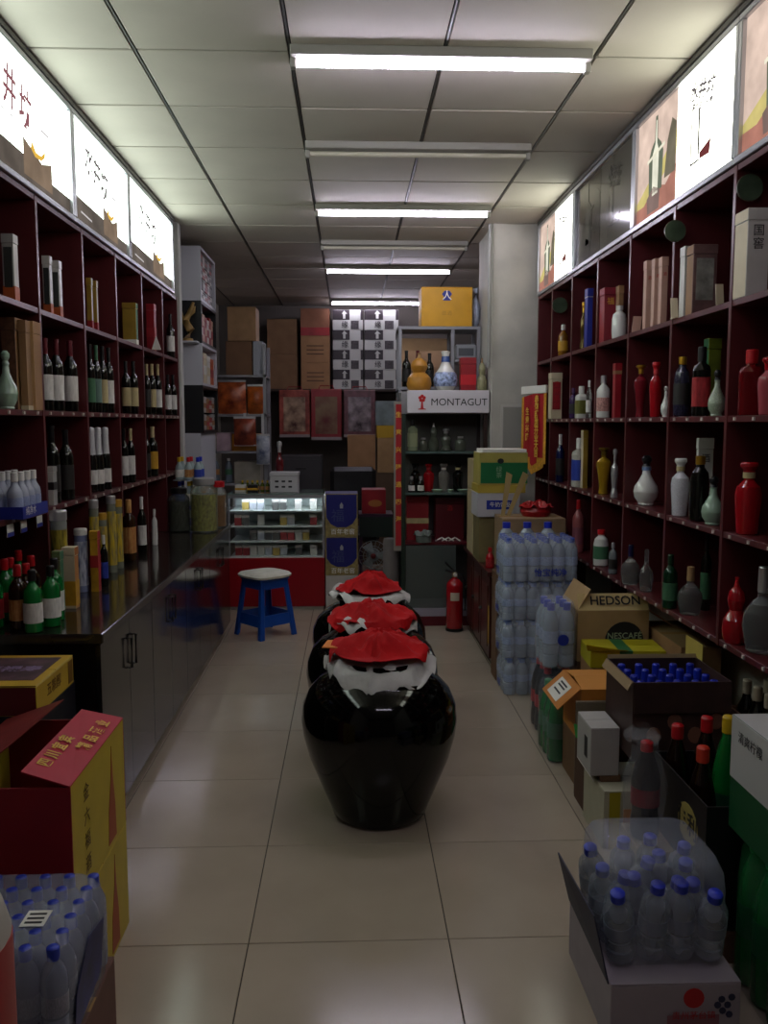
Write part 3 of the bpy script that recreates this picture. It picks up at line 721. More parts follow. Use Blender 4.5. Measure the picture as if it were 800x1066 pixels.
# second row
put('R', 'square', 784, 25, 364, 2.82, R3, GL_REDT, CAP_R, None, 'square translucent red bottle with red cap, nearest second row', 'spirit_bottle')
put('R', 'jar_bottle', 802, 22, 372, 2.68, R3, M('pink glazed bottle', 'a34a52', .2), GL_RED, None, 'pink bottle cut by the right edge, second right row', 'ceramic_bottle')
put('R', 'jug', 711.5, 17, 371, 3.38, R3, M('blue gold painted bottle', '28263a', .2, var=.8, vs=30, coat=.4), GOLD, LAB_D, 'dark blue bottle with gold cap and painted band', 'ceramic_bottle')
put('R', 'square', 732, 18, 361, 3.35, R3, GL_DARK, CAP_K, LAB_R, 'black square bottle with red label on the second right row', 'spirit_bottle')
put('R', 'vase', 748, 18, 385, 3.26, R3, M('pale green painted vase', '98a58f', .2, var=.3, vs=25), CAP_K, None, 'pale green vase half behind the divider, second right row', 'vase', 'vase')
putbox('tall green and yellow box behind the black square bottle', 739, 752, 352, 3.50, R3, (M('green yellow board', '6f7d22', .5, var=.3, vs=20), BX_GR), depth=.05)
put('R', 'meiping', 668, 14, 380, 3.97, R3, M('maroon striped bottle', '6e1620', .2, var=.35, vs=40), GOLD, None, 'maroon ribbed bottle with gold cap on the second right row', 'ceramic_bottle')
put('R', 'jar_bottle', 684, 13, 377, 3.94, R3, GL_RED, CAP_R, LAB_R, 'bright red ceramic bottle right of the maroon one', 'ceramic_bottle')
put('R', 'vase', 694, 10, 402, 3.80, R3, GLAZE_W, GLAZE_W, None, 'small white vase at the divider, second right row', 'vase', 'vase')
put('R', 'liquor', 629, 14, 391, 4.52, R3, GLAZE_W, SILVER, M('white label red brush', 'b8877f', .5, var=.6, vs=25), 'white bottle with red brush painting, second right row', 'ceramic_bottle')
putbox('tall red box right of the red-brushed white bottle', 641.5, 648, 378, 4.46, R3, (BX_RED, BX_RED), depth=.045, band=(.8, .98, BX_BR))
put('R', 'liquor', 597.5, 8, 404, 5.14, R3, M('violet bottle', '3c2450', .2), M('violet cap', '4a2a5a', .4), LAB_D, 'small violet bottle on the second right row', 'spirit_bottle')
put('R', 'square', 606, 12, 402, 5.06, R3, GLAZE_W, CAP_W, M('olive label', '6a6a2c', .5), 'white square bottle with olive label, second right row', 'spirit_bottle')
put('R', 'liquor', 614, 6, 396, 5.0, R3, GL_CLEAR, CAP_W, LAB_W, 'slim clear bottle against the divider, second right row', 'spirit_bottle')
putbox('red and cream striped box, last compartment of the second right row', 574.5, 586, 388, 5.66, R3, (BX_CR, BX_CR), depth=.08, band=(.15, .95, None) if False else None, glyph='贵州茅台', ink=INKRED, window=BX_RED, name='boxed_spirit')
# third row
put('R', 'jar_bottle', 781, 28, 481, 2.84, R2, GL_RED, GL_RED, LAB_C, 'large red ceramic bottle with flared stopper, third right row', 'ceramic_bottle')
put('R', 'jar_bottle', 709.5, 19, 477, 3.35, R2, M('white porcelain with blue dots', 'c6c6cc', .15, var=.25, vs=45, coat=.4), GLAZE_W, LAB_C, 'white porcelain bottle with blue flowers and flared stopper', 'ceramic_bottle')
put('R', 'jug', 730, 20, 474, 3.42, R2, GL_DARK, GOLD, None, 'black bottle with gold stopper right of the flowered one', 'ceramic_bottle')
put('R', 'vase', 744, 24, 496, 3.26, R2, GLAZE_CEL, CAP_K, None, 'pale green round vase half behind the divider, third right row', 'vase', 'vase')
putbox('white card with brush writing behind the black gold-stoppered bottle', 728, 744, 456, 3.58, R2, (PAPER, PAPER), depth=.02, glyph='酒', name='upright_card', cat='card')
put('R', 'vase', 674, 26, 474, 3.94, R2, GLAZE_W, CAP_K, M('pale blue neck band', '6d83a8', .3), 'white pear-shaped vase bottle with dark stopper, third right row', 'vase', 'vase')
put('R', 'meiping', 629.5, 16, 466, 4.54, R2, GLAZE_Y, M('dark gold stopper', '6b5318', .3, metal=.5), None, 'gold glazed waisted vase bottle on the third right row', 'ceramic_bottle')
put('R', 'decanter', 641, 8, 467, 4.42, R2, SILVER, SILVER, None, 'slim silver bottle right of the gold vase bottle', 'ornate_bottle')
put('R', 'square', 604, 14, 456, 5.06, R2, M('frosted pale bottle', 'aaa79c', .25, var=.2, vs=30), CAP_W, LAB_B, 'frosted pale square bottle with blue base, third right row', 'spirit_bottle')
putbox('tall pale gold box next to the frosted bottle, third right row', 608, 613, 448, 5.20, R2, (BX_GO, BX_CR), depth=.05)
put('R', 'wine', 584, 9, 452, 5.62, R2, GLAZE_BLUE, CAP_W, LAB_D, 'dark blue bottle in the far compartment, third right row', 'spirit_bottle')
# fourth row
put('R', 'gourd', 768, 28, 601, 2.96, R1, GL_RED, CAP_R, None, 'red gourd-shaped bottle with bulging foot, lowest right row', 'gourd_bottle')
put('R', 'flask', 797, 42, 590, 2.70, R1, GL_CLEAR, SILVER, None, 'large clear flask with silver stopper at the right edge', 'flask')
put('R', 'liquor', 699, 15, 577, 3.42, R1, GL_DKGREEN, GL_DKGREEN, LAB_G, 'dark green bottle on the lowest right row', 'spirit_bottle')
put('R', 'flask', 720, 26, 590, 3.35, R1, GL_CLEAR, CORK, None, 'round clear glass flask with cork stopper', 'flask')
put('R', 'wine', 737, 11, 556, 3.60, R1, GL_DARK, FOIL_K, LAB_G, 'dark bottle behind the corked flask', 'wine_bottle')
put('R', 'flask', 657.5, 20, 567, 3.96, R1, GL_CLEAR, GLAZE_BLUE, None, 'clear crystal flask with dark stopper, left of the two', 'flask')
put('R', 'flask', 674, 15, 572, 3.90, R1, GL_CLEAR, GL_CLEAR, None, 'clear crystal flask with clear stopper, right of the two', 'flask')
put('R', 'jug', 626.5, 16, 551, 4.55, R1, GLAZE_W, CAP_R, LAB_G, 'white jug bottle with red cap and green label', 'ceramic_bottle')
put('R', 'liquor', 639, 9, 565, 4.44, R1, M('grey glass bottle', '6c7276', .1), SILVER, LAB_D, 'small grey bottle right of the white red-capped jug', 'spirit_bottle')
put('R', 'liquor', 603, 12, 520, 5.08, R1, M('pale boxed red', '8b4a4a', .3), CAP_R, M('lilac red label', '7c4450', .5), 'red-capped bottle on the lowest right row near the water packs', 'spirit_bottle')
# sheet of yellow paper hung below the lowest right row
p = at(722, 680, 3.30)
t = thing('paper_sheet', 'hanging sheet of yellow paper with green brush print below the right shelves', 'paper', (RXF-.006, 3.30, .47))
part('sheet', G().box(0, .003, -.075, .09, 0, .22), M('pale yellow paper', 'b8a64e', .7, var=.08), t)
for z in (.15, .09):
    part('print', G().box(-.001, 0, -.02, .02, z-.025, z+.012), M('olive green print', '4c5a20', .6), t, bevel=.0004)
# red pennant hanging from the shelf end
t = thing('pennant', 'red pennant with yellow fringe and gold characters hanging by the shelf end', 'pennant', (1.33, 5.94, 1.20), math.radians(-75))
PEN = M('red velvet pennant', 'a2141c', .75, var=.1, vs=20); FRI = M('yellow fringe', 'c8902a', .8, var=.25, vs=60)
def sheet(x0, x1, zt0, zt1, zb, amp, th=.003, nx=10, nz=6):
    g = G(); vs = []; fs = []
    for side in (0, 1):
        for j in range(nz+1):
            for i in range(nx+1):
                u, v = i/nx, j/nz
                x = x0+(x1-x0)*u; top = zt0+(zt1-zt0)*u
                z = zb(u) + (top-zb(u))*v
                y = amp*math.sin(u*9)*(1-v*.7) + (th if side else 0)
                vs.append((x, y, z))
    N = (nx+1)*(nz+1)
    for j in range(nz):
        for i in range(nx):
            a = j*(nx+1)+i
            fs.append((a, a+1, a+nx+2, a+nx+1)); fs.append((N+a, N+a+nx+1, N+a+nx+2, N+a+1))
    edge = [i for i in range(nx+1)] + [(j)*(nx+1)+nx for j in range(1, nz+1)] + [nz*(nx+1)+i for i in range(nx-1, -1, -1)] + [j*(nx+1) for j in range(nz-1, 0, -1)]
    for k in range(len(edge)):
        a, b = edge[k], edge[(k+1) % len(edge)]
        fs.append((a, N+a, N+b, b))
    return g.add(vs, fs)
part('cloth', sheet(-.30, 0, .53, .56, lambda u: .10 - .06*(1-abs(2*u-1)), .008), PEN, t, smooth=60)
part('fringe', sheet(-.30, 0, .10, .10, lambda u: .04 - .06*(1-abs(2*u-1)), .008), FRI, t, smooth=60)
part('yellow_border', sheet(-.335, -.302, .52, .53, lambda u: .06, .004, nx=3), FRI, t)
part('yellow_border', sheet(.002, .035, .56, .565, lambda u: .06, .004, nx=3), FRI, t)
part('white_header', G().box(-.335, .035, -.008, .012, .545, .60), PAPER, t, bevel=.004)
for k, ch in enumerate('恭贺新店开业大吉'): text(ch, .06, INKGOLD, t, (-.08, -.0125, .50-.053*k), bold=.03)
for k, ch in enumerate('生意兴隆'): text(ch, .055, INKGOLD, t, (-.22, -.0125, .42-.06*k), bold=.03)
# ================================================================ BLACK JARS WITH RED CLOTHS
JAR = M('black glazed stoneware', '050505', .08, coat=0, var=.3, vs=4, spec=.4)
JARPROF = [(0,.0),(.165,0),(.185,.012),(.198,.05),(.236,.14),(.276,.24),(.300,.33),(.307,.39),(.300,.45),(.276,.505),(.235,.548),(.185,.575),(.162,.585),(.158,.60),(.172,.612),(.178,.62),(.165,.63),(.14,.625)]
jar_me = G().lathe(JARPROF, 48).mesh('jar_body', JAR, smooth=50)
rim_me = G().lathe([(.14,.624),(.165,.632),(.180,.622),(.176,.608),(.16,.60),(.14,.60)], 40).mesh('jar_rim', JAR, smooth=60)
CLOTH = M('red satin cloth', 'ae0c12', .7, var=.18, vs=9, spec=.2, bump=.5, bs=18)
SHEETM = M('crumpled clear plastic sheet', 'cfccca', .25, alpha=.85, var=.1, vs=20, bump=.6, bs=25)
CLOTH_O = M('orange cloth lining', 'd0761e', .6)
def drape(seed, rmax, drop, z0, folds, lift, mound, hang=0):
    """draped round cloth: radial grid with folds, thickened"""
    g = G(); NR, NA = 14, 60; vs = []; fs = []
    for side in (0, 1):
        for i in range(NR+1):
            for k in range(NA):
                a = 2*PI*k/NA; u = i/NR
                rm = rmax*(1+.16*noise.noise(Vector((math.cos(a)*1.3+seed, math.sin(a)*1.3, 0))) + .02*math.sin(5*a+seed))
                r = rm*u
                ripple = noise.noise(Vector((math.cos(a)*2.2*u+seed*3, math.sin(a)*2.2*u, seed)))
                z = mound*(1-u*u)**2
                if r > .165: 
                    e = (r-.165)
                    z -= e*drop
                z += (.007+.012*u)*math.sin(folds*a+seed*2+3.5*ripple)*min(1, 2*u) + .045*ripple*(.3+.5*u) + .016*noise.noise(Vector((r*40+seed, a*3, seed)))
                if r < .20: z = max(z, .004)
                rr = r if r < .18 else .18+(r-.18)*(1-.35*min(1, drop*.5))
                z += lift*max(0, math.cos(a-1.2))*u*u
                z -= hang*max(0, -math.sin(a))**2*u**3
                vs.append((rr*math.cos(a), rr*math.sin(a), z0+z-(.003 if side else 0)))
    N = (NR+1)*NA
    for i in range(NR):
        for k in range(NA):
            a, b = i*NA+k, i*NA+(k+1) % NA
            if i == 0:
                fs.append((a, a+NA, b+NA)); fs.append((N+a, N+b+NA, N+a+NA))
            else:
                fs.append((a, a+NA, b+NA, b)); fs.append((N+a, N+b, N+b+NA, N+a+NA))
    for k in range(NA):
        a, b = NR*NA+k, NR*NA+(k+1) % NA
        fs.append((a, N+a, N+b, b))
    return g.add(vs, fs)
JX = [(.112, 3.325), (.100, 3.955), (.100, 4.585)]
wh = ['front one nearest the viewer', 'middle one', 'rear one']
for k, (x, y) in enumerate(JX):
    t = thing('liquor_jar', 'large black glazed liquor jar on the floor, %s' % wh[k], 'jar', (x, y, 0), k*.7, 'three black jars in a row down the aisle')
    link('body', jar_me, t); link('rim', rim_me, t)
    c = thing('red_cloth', 'red cloth bundled over plastic on the mouth of the %s black jar' % ('front', 'middle', 'rear')[k], 'cloth', (x, y, .637), (0, .9, 2.2)[k], 'red cloths on the jars')
    part('plastic_sheet', drape(1.3+k, (.225, .215, .215)[k], .45, .006, 11, .0, .0, (.07, .02, .02)[k]), SHEETM, c, smooth=60)
    part('cloth', drape(4.1+2*k, (.195, .21, .175)[k], .5, .024, 8, .0, (.075, .06, .085)[k]), CLOTH, c, smooth=40)
    if k == 0: part('orange_lining', G().add([(-.225, .02, .03), (-.165, -.03, .04), (-.15, .06, .05), (-.205, .09, .04), (-.225, .02, .026), (-.165, -.03, .036), (-.15, .06, .046), (-.205, .09, .036)], [(0,1,2,3),(4,7,6,5),(0,4,5,1),(1,5,6,2),(2,6,7,3),(3,7,4,0)]), CLOTH_O, c, smooth=60)
# ================================================================ STOOL
BLUEP = M('blue moulded plastic', '14469c', .35, var=.06)
t = thing('plastic_stool', 'blue plastic stool with white seat cover before the red glass counter', 'stool', (-.625, 6.27, 0), math.radians(42))
for sx in (-1, 1):
    for sy in (-1, 1):
        a, b = .118, .165; w = .036
        vs = []
        for (c, z, ww) in ((b, 0, w), (a, .415, w*.8)):
            vs += [(sx*c-ww*sx*1.0, sy*c, z), (sx*c, sy*c, z), (sx*c, sy*c-ww*sy, z), (sx*(c-.012)-ww*sx, sy*(c-.012), z), (sx*(c-.012), sy*(c-.012), z), (sx*(c-.012), sy*(c-.012)-ww*sy, z)]
        q = [0,1,2,5,4,3]
        fs = [[i for i in q], [i+6 for i in q[::-1]]] + [[q[i], q[i]+6, q[(i+1) % 6]+6, q[(i+1) % 6]] for i in range(6)]
        part('leg', G().add(vs, fs), BLUEP, t, bevel=.002)
for r in range(4):
    o = part('skirt', G().add([(-.145,-.151,.09),(.145,-.151,.09),(.136,-.142,.17),(-.136,-.142,.17),(-.145,-.145,.09),(.145,-.145,.09),(.136,-.136,.17),(-.136,-.136,.17)], [(0,1,2,3),(4,7,6,5),(0,4,5,1),(1,5,6,2),(2,6,7,3),(3,7,4,0)]), BLUEP, t, rot=(0, 0, r*PI/2))
    part('apron', G().box(-.116, .116, -.121, -.115, .355, .42), BLUEP, t, rot=(0, 0, r*PI/2))
part('seat', G().box(-.13, .13, -.13, .13, .412, .43), BLUEP, t, bevel=.006)
cv = G().lathe([(0, .432), (.145, .428), (.165, .436), (.168, .450), (.155, .462), (.09, .468), (0, .468)], 28, sq=.55, ph=0)
part('seat_cover', cv, M('white padded cover', 'd2cfc4', .8, var=.12, vs=16, bump=.4, bs=30), t, smooth=50)
# ================================================================ FIRE EXTINGUISHER
t = thing('fire_extinguisher', 'red fire extinguisher standing on the floor before the glass cabinet', 'fire extinguisher', (.775, 6.33, 0))
part('cylinder', G().lathe([(0,0),(.055,0),(.062,.008),(.063,.33),(.058,.36),(.035,.385),(.02,.395),(.018,.41),(0,.41)], 28), M('red enamel', 'a80f1a', .22, coat=.5), t, smooth=45)
part('base_ring', G().lathe([(.060,0),(.066,0),(.066,.022),(.062,.022)], 28), BLACKP, t, smooth=40)
part('label_sheet', G().add([(.0645*math.sin(q*.15-.6), -.0645*math.cos(q*.15-.6), zz) for zz in (.235, .295) for q in range(8)], [(q, q+1, q+9, q+8) for q in range(7)]), M('cream label sheet', 'c9b9a4', .5), t, smooth=40)
v = part('valve', G().lathe([(0,.405),(.02,.405),(.022,.43),(.014,.44),(0,.44)], 14), M('brass valve', '9a8a62', .3, metal=.8), t, smooth=40)
part('handle', G().tube([(0,0,.44),(-.03,0,.47),(-.075,0,.515)], .008), BLACKP, v, smooth=40)
part('lever', G().tube([(0,0,.435),(-.04,0,.445),(-.075,0,.455)], .007), BLACKP, v, smooth=40)
part('hose', G().tube([(.02,0,.425),(.055,0,.42),(.078,0,.37),(.08,0,.25),(.078,0,.15)], .009), BLACKP, t, smooth=40)
part('gauge', G().lathe([(0,0),(.014,0),(.014,.008),(0,.008)], 14), WHITE, t, loc=(0,-.02,.425), rot=(PI/2,0,0))
# ================================================================ RED GLASS COUNTER AND ITS PACKS
REDLAM = M('red laminate', '8c0d18', .3)
GLASS = M('counter glass', 'd6e2de', .03, trans=1, alpha=.22, ior=1.1)
SHELFW = M('white glass shelf edge', 'ccd6d2', .3)
CX0, CX1, CY0, CY1 = -1.0, -.213, 7.08, 7.52
t = thing('glass_counter', 'red-based glass display counter with lit white shelves of packs', 'counter', (0, 0, 0))
part('base', G().box(CX0, CX1, CY0, CY1, .03, .436), REDLAM, t, bevel=.003)
part('kick_strip', G().box(CX0+.01, CX1-.01, CY0+.02, CY1, 0, .03), M('steel kick strip', 'b5aea6', .3, metal=.4), t)
for x in (CX0, CX1-.016):
    for y in (CY0, CY1-.016):
        part('corner_post', G().box(x, x+.016, y, y+.016, .436, .955), ALU, t)
SH = [.448, .575, .700, .828]
for z in SH: part('shelf', G().box(CX0+.016, CX1-.016, CY0+.01, CY1-.02, z-.012, z), SHELFW, t)
part('back_sheet', G().box(CX0+.016, CX1-.016, CY1-.014, CY1-.004, .448, .95), M('white back sheet', 'b9c4c0', .5), t)
part('top_glass', G().box(CX0, CX1, CY0, CY1, .955, .968), M('top glass sheet', '6f8078', .05, coat=.5), t, bevel=.002)
part('front_glass', G().box(CX0+.016, CX1-.016, CY0+.002, CY0+.006, .448, .955), GLASS, t)
part('strip_light', G().tube([(CX0+.03, CY0+.03, .945), (CX1-.03, CY0+.03, .945)], .006), M('counter strip light', 'f0f4ff', .3, emit=16.0, ecol='eaf2ff'), t, smooth=50)
part('front_lip', G().box(CX0, CX1, CY0-.001, CY0+.010, .930, .956), ALU, t)
packm = []
for nm, c1, c2 in (('red', 'a8484a', 'd0c6bc'), ('white', 'd0cec8', 'c9c6c0'), ('gold', 'b9a05a', 'c9c6c0'), ('pale', 'b9bcc6', 'd0cec8'), ('grey', '6a6a68', 'b8b4ae')):
    a, b = M('pack '+nm, c1, .35), M('pack top '+nm, c2, .35)
    packm.append((nm, G().box(-.028, .028, -.011, .011, 0, .062).mesh('pack_body', a, bevel=.001), G().box(-.0283, .0283, -.0113, .0113, .063, .086).mesh('pack_lid', b, bevel=.001)))
for r, z in enumerate(SH):
    x = CX0+.075; k = 0
    while x < CX1-.06:
        if random.random() < .72:
            nm, b, l = packm[(k//2 + r*2 + random.choice((0, 0, 1))) % 5]
            t = thing('cigarette_pack', '%s flip-top pack standing in the glass counter, %s shelf' % (nm, ('bottom', 'third', 'second', 'top')[r]), 'pack', (x, CY0+.07+random.uniform(0, .02), z), random.uniform(-.1, .1), '%s packs on the %s counter shelf' % (nm, ('bottom', 'third', 'second', 'top')[r]))
            link('body', b, t); link('lid', l, t)
        x += .062; k += 1
# ================================================================ CARTON BUILDER
def carton(label, x0, x1, y0, y1, z0, z1, mat, front=None, side=None, top=None, rz=0, tape=True, name='carton', cat='carton', group=None, flaps=None, inner=None):
    """closed: body + two top flaps + tape.  open (flaps = {'front': deg, ...}): walls + hinged flaps (deg up from flat outward)"""
    w, d, h = x1-x0, y1-y0, z1-z0
    t = thing(name, label, cat, ((x0+x1)/2, (y0+y1)/2, z0), rz, group)
    ms = [mat, top or mat, front or mat, side or mat]
    if flaps is None:
        part('body', G().box(-w/2, w/2, -d/2, d/2, 0, h-.004, 0, 1, 2, 3), ms, t, bevel=.002)
        for s in (-1, 1):
            part('flap', G().box(-w/2, w/2, min(s*.0015, s*d/2), max(s*.0015, s*d/2), h-.0038, h, 0, 1, 2, 3), ms, t, bevel=.001)
        if tape: part('tape', G().box(-w/2-.0006, w/2+.0006, -.024, .024, h-.001, h+.0006), TAPE, t)
    else:
        th = .005
        part('bottom', G().box(-w/2, w/2, -d/2, d/2, 0, th), mat, t)
        inn = inner or mat
        def wall(nm, b, m): part(nm, G().box(*b, th, h), m, t)
        wall('front_wall', (-w/2, w/2, -d/2, -d/2+th), ms[2]); wall('back_wall', (-w/2, w/2, d/2-th, d/2), ms[2])
        wall('side_wall', (-w/2, -w/2+th, -d/2+th, d/2-th), ms[3]); wall('side_wall', (w/2-th, w/2, -d/2+th, d/2-th), ms[3])
        for side_, spec in flaps.items():
            ang, ln = spec[:2]; m = spec[2] if len(spec) > 2 else (ms[1])
            a = math.radians(ang)
            L_ = w-.006 if side_ in ('front', 'back') else d-.006
            g = G().box(-L_/2, L_/2, -ln, 0, 0, .0035)      # hinge on local y = 0, opens to -y
            hinge = {'front': ((0, -d/2, h), 0), 'back': ((0, d/2, h), PI), 'left': ((-w/2, 0, h), -PI/2), 'right': ((w/2, 0, h), PI/2)}[side_]
            o = part('flap', g, m, t)
            o.matrix_local = Matrix.Translation(hinge[0]) @ Matrix.Rotation(hinge[1], 4, 'Z') @ Matrix.Rotation(-a, 4, 'X')
    return t
def ftext(t, s, size, ink, x, z, w_, d_, **kw):       # lettering on the face towards the viewer
    return text(s, size, ink, t, (x, -d_/2-.0012, z), (PI/2, 0, 0), **kw)

# ---------------------------------------------------------------- dark blue liquor cartons right of the counter
NAVY = M('navy print', '171a66', .45); GOLDP = M('dull gold print', '8d7c4c', .5, var=.3, vs=30)
for k, (z0, z1) in enumerate(((.285, .605), (.607, .963))):
    t = carton('navy blue carton with round shield print, %s one beside the glass counter' % ('lower', 'upper')[k], -.205, .062, 7.10, 7.38, z0, z1, GOLDP, top=NAVY, group='two navy cartons by the glass counter', tape=False)
    h = z1-z0
    part('shield_print', G().prism([(-.125, h*.98), (.125, h*.98), (.125, h*.45), (.09, h*.30), (.04, h*.22), (-.04, h*.22), (-.09, h*.30), (-.125, h*.45)], 'y', -.1412, -.140), NAVY, t)
    part('emblem', G().prism([(-.012, h*.66), (.012, h*.66), (.014, h*.74), (0, h*.80), (-.014, h*.74)], 'y', -.1418, -.1412), BX_SIL, t)
    ftext(t, '福', .11, M('faded blue print', '3c4270', .6), -.03, h*.47, .267, .283)
    ftext(t, '百年老窖', .05, INKW, .01, h*.11, .267, .28)
carton('white carton at the bottom below the two navy cartons', -.205, .062, 7.10, 7.38, 0, .283, M('white carton board', 'b9b3ac', .6, var=.06), group=None)

# ================================================================ TALL GLASS CABINET WITH SIGN
DKRED = M('dark red laminate', '5a1620', .35); DKW = M('dark wood frame', '2a1a16', .4)
KX0, KX1, KY0, KY1 = .385, 1.03, 6.47, 6.86
t = thing('glass_cabinet', 'tall glass display cabinet with a lettered white sign on top', 'display cabinet', (0, 0, 0))
part('plinth', G().box(KX0, KX1, KY0, KY1, 0, .075), DKRED, t, bevel=.003)
part('base_board', G().box(KX0, KX1, KY0, KY1, .075, .135), M('pale lilac board', '9a93a0', .5), t, bevel=.002)
for x in (KX0, KX1-.03):
    for y in (KY0, KY1-.03):
        part('post', G().box(x, x+.03, y, y+.03, .135, 1.61), DKW if x > .5 else M('dark green post', '1c2a22', .4), t)
part('back_panel', G().box(KX0+.03, KX1-.03, KY1-.012, KY1-.004, .135, 1.61), M('dim grey back panel', '57534f', .5), t)
for z, m in ((.64, DKRED), (1.02, M('glass shelf', '50605c', .1)), (1.33, M('glass shelf', '50605c', .1))):
    part('shelf', G().box(KX0+.004, KX1-.004, KY0+.03, KY1-.014, z-.018, z), m, t)
part('lower_door', G().box(KX0+.034, .80, KY0+.004, KY0+.010, .14, .62), M('grey smoked glass', '5f6663', .08, alpha=.55), t)
part('side_pane', G().box(KX0+.004, KX0+.008, KY0+.03, KY1-.03, .14, 1.60), GLASS, t)
s = part('sign', G().box(.425, 1.035, KY0-.03, KY0+.02, 1.615, 1.782), M('white sign board', 'cfcbd2', .45), t, bevel=.003)
part('top_board', G().box(KX0, KX1, KY0+.022, KY1, 1.61, 1.775), M('grey top board', '8d8a8c', .5), t)
text('MONTAGUT', .074, INK, s, (.81, KY0-.031, 1.693), bold=.0, sx=1.0)
fl = G()
for k in range(5):
    a = PI/2+k*2*PI/5
    fl.prism([(.535+.016*math.cos(a)+.013*math.cos(b*PI/4), 1.722+.016*math.sin(a)+.013*math.sin(b*PI/4)) for b in range(8)], 'y', KY0-.0318-.0002*k, KY0-.030)
fl.prism([(.530, 1.70), (.54, 1.70), (.545, 1.65), (.565, 1.645), (.565, 1.64), (.505, 1.64), (.505, 1.645), (.525, 1.65)], 'y', KY0-.0312, KY0-.030)
part('red_flower_logo', fl, INKRED, s)
part('red_couplet', G().box(.342, .384, KY0-.002, KY0+.004, .62, 1.68), M('red couplet paper', '9d141c', .6, var=.1), t)
part('couplet_backing', G().box(.328, .3845, KY0+.004, KY0+.012, .58, 1.70), M('pale edging', '8b857c', .6), t)
for k, ch in enumerate('生意兴隆通四海'): text(ch, .045, INKGOLD, t, (.363, KY0-.003, 1.60-.13*k), bold=.02)
# in the cabinet
def kb(kind, x, y, z, w, h, b, c, l, label, **kw): return bottle(kind, (x, y, z), w, h, b, c, l, label, **kw)
kb('square', .475, 6.58, 1.33, .075, .24, M('pale green bottle', '8a9478', .2), CAP_K, M('pale green label', '9aa07e', .5), 'pale green labelled bottle on the upper shelf of the glass cabinet', name='spirit_bottle')
for k, (x, h) in enumerate(((.56, .10), (.64, .21), (.735, .17), (.845, .11))):
    kb(('jug', 'gourd', 'decanter', 'jug')[k], x, 6.62, 1.33, (.07, .085, .09, .085)[k], h, M('dim glass bottle', '565a50', .12, coat=.3), SILVER, None, '%s grey glass bottle on the cabinet upper shelf' % ('short left', 'gourd shaped', 'waisted', 'short right')[k], name='glass_bottle')
for k, (x, b, l) in enumerate(((.50, GL_DARK, LAB_D), (.605, GL_RED, LAB_R), (.72, M('grey frosted bottle', '77726e', .3), LAB_W), (.83, GL_DARK, LAB_C))):
    kb('jar_bottle', x, 6.63, 1.02, .085, .21, b, b, l, '%s bottle on the middle shelf of the glass cabinet' % ('black', 'red', 'frosted grey', 'dark cream-labelled')[k], name='ceramic_bottle')
for k, x in enumerate((.465, .535)):
    kb('small', x, 6.53, 1.02, .05, .12, GL_DARK, SILVER, LAB_W, 'tiny silver-capped bottle, %s of the pair in the cabinet' % ('left', 'right')[k], name='miniature_bottle')
for k, (x, w) in enumerate(((.66, .09), (.76, .05), (.86, .10))):
    t = thing('saucer', '%s small pale saucer on the middle cabinet shelf' % ('left', 'middle', 'right')[k], 'saucer', (x, 6.535, 1.02))
    part('dish', G().lathe([(0, .002), (w*.3, .0), (w*.5, .018), (w*.47, .02), (w*.28, .006), (0, .006)], 20), GLAZE_CEL, t, smooth=40)
    part('foot_ring', G().lathe([(w*.2, 0), (w*.25, 0), (w*.25, .003), (w*.2, .003)], 16), GLAZE_CEL, t)
gift_box('dark red gift carton on the lower left of the glass cabinet', (.52, 6.73, .64), .17, .19, .34, (BX_RED, DKRED), band=(.38, .5, LAB_C))
gift_box('maroon gift carton on the lower right of the glass cabinet', (.77, 6.73, .64), .22, .19, .33, (DKRED, BX_RED), glyph='酒', ink=INKRED)
t = thing('grey_bag', 'crumpled grey bag in the glass cabinet before the red cartons', 'bag', (.56, 6.535, .64))
part('bag_body', drape(7.7, .075, .6, .05, 5, .0, .04), M('grey green foil bag', '6a726e', .3, var=.3, vs=20), t, smooth=50); part('bag_bottom', G().lathe([(0,0),(.06,0),(.062,.05),(0,.05)], 16), M('grey green foil bag', '6a726e'), t, smooth=40)
t = thing('pale_ribbon', 'pile of white ribbon ends on the lower cabinet shelf', 'ribbon', (.74, 6.53, .64))
for k in range(3): part('ribbon_strip', G().tube([(-.09+.05*k, 0, .006), (-.04+.05*k, .015, .03), (0+.05*k, 0, .006)], .006, 6), PAPER, t, smooth=40)
# ---------------------------------------------------------------- on top of the cabinet
TZ = 1.7755
t = bottle('gourd', (.525, 6.60, TZ), .19, .29, M('golden dried gourd', 'b07a2c', .35, var=.15, vs=6), CORK, None, 'golden dried gourd standing on the glass cabinet', 'gourd', 'gourd')
t = thing('porcelain_vase', 'blue and white porcelain vase on the glass cabinet', 'vase', (.725, 6.60, TZ))
part('body', G().lathe([(0,.005),(.055,0),(.06,.01),(.085,.05),(.092,.09),(.082,.13),(.05,.18),(.032,.22),(.028,.27),(.036,.30),(.03,.305),(0,.30)], 28), GLAZE_W, t, smooth=50)
part('blue_flower_band', G().lathe([(.083,.04),(.0865,.045),(.0935,.09),(.084,.13),(.075,.145)], 28), M('cobalt painting', '8d9cc0', .15, var=.75, vs=45, coat=.4), t, smooth=50)
part('blue_neck_band', G().lathe([(.033,.225),(.0335,.222),(.0295,.265),(.029,.265)], 20), M('cobalt line', '2c4a8c', .2), t, smooth=50)
gift_box('red tin with darker lid between the vase and the column', (.893, 6.60, TZ), .115, .10, .255, (BX_RED, BX_RED), name='red_tin', lid=.05, band=(.2, .5, M('bright red print', 'c0202a', .4)), cat='tin')
bottle('gourd', (.997, 6.57, TZ), .08, .25, M('pale green gourd', '8d8a68', .4, var=.2, vs=10), CORK, None, 'slim pale green gourd at the right end of the cabinet top', 'gourd', 'gourd')
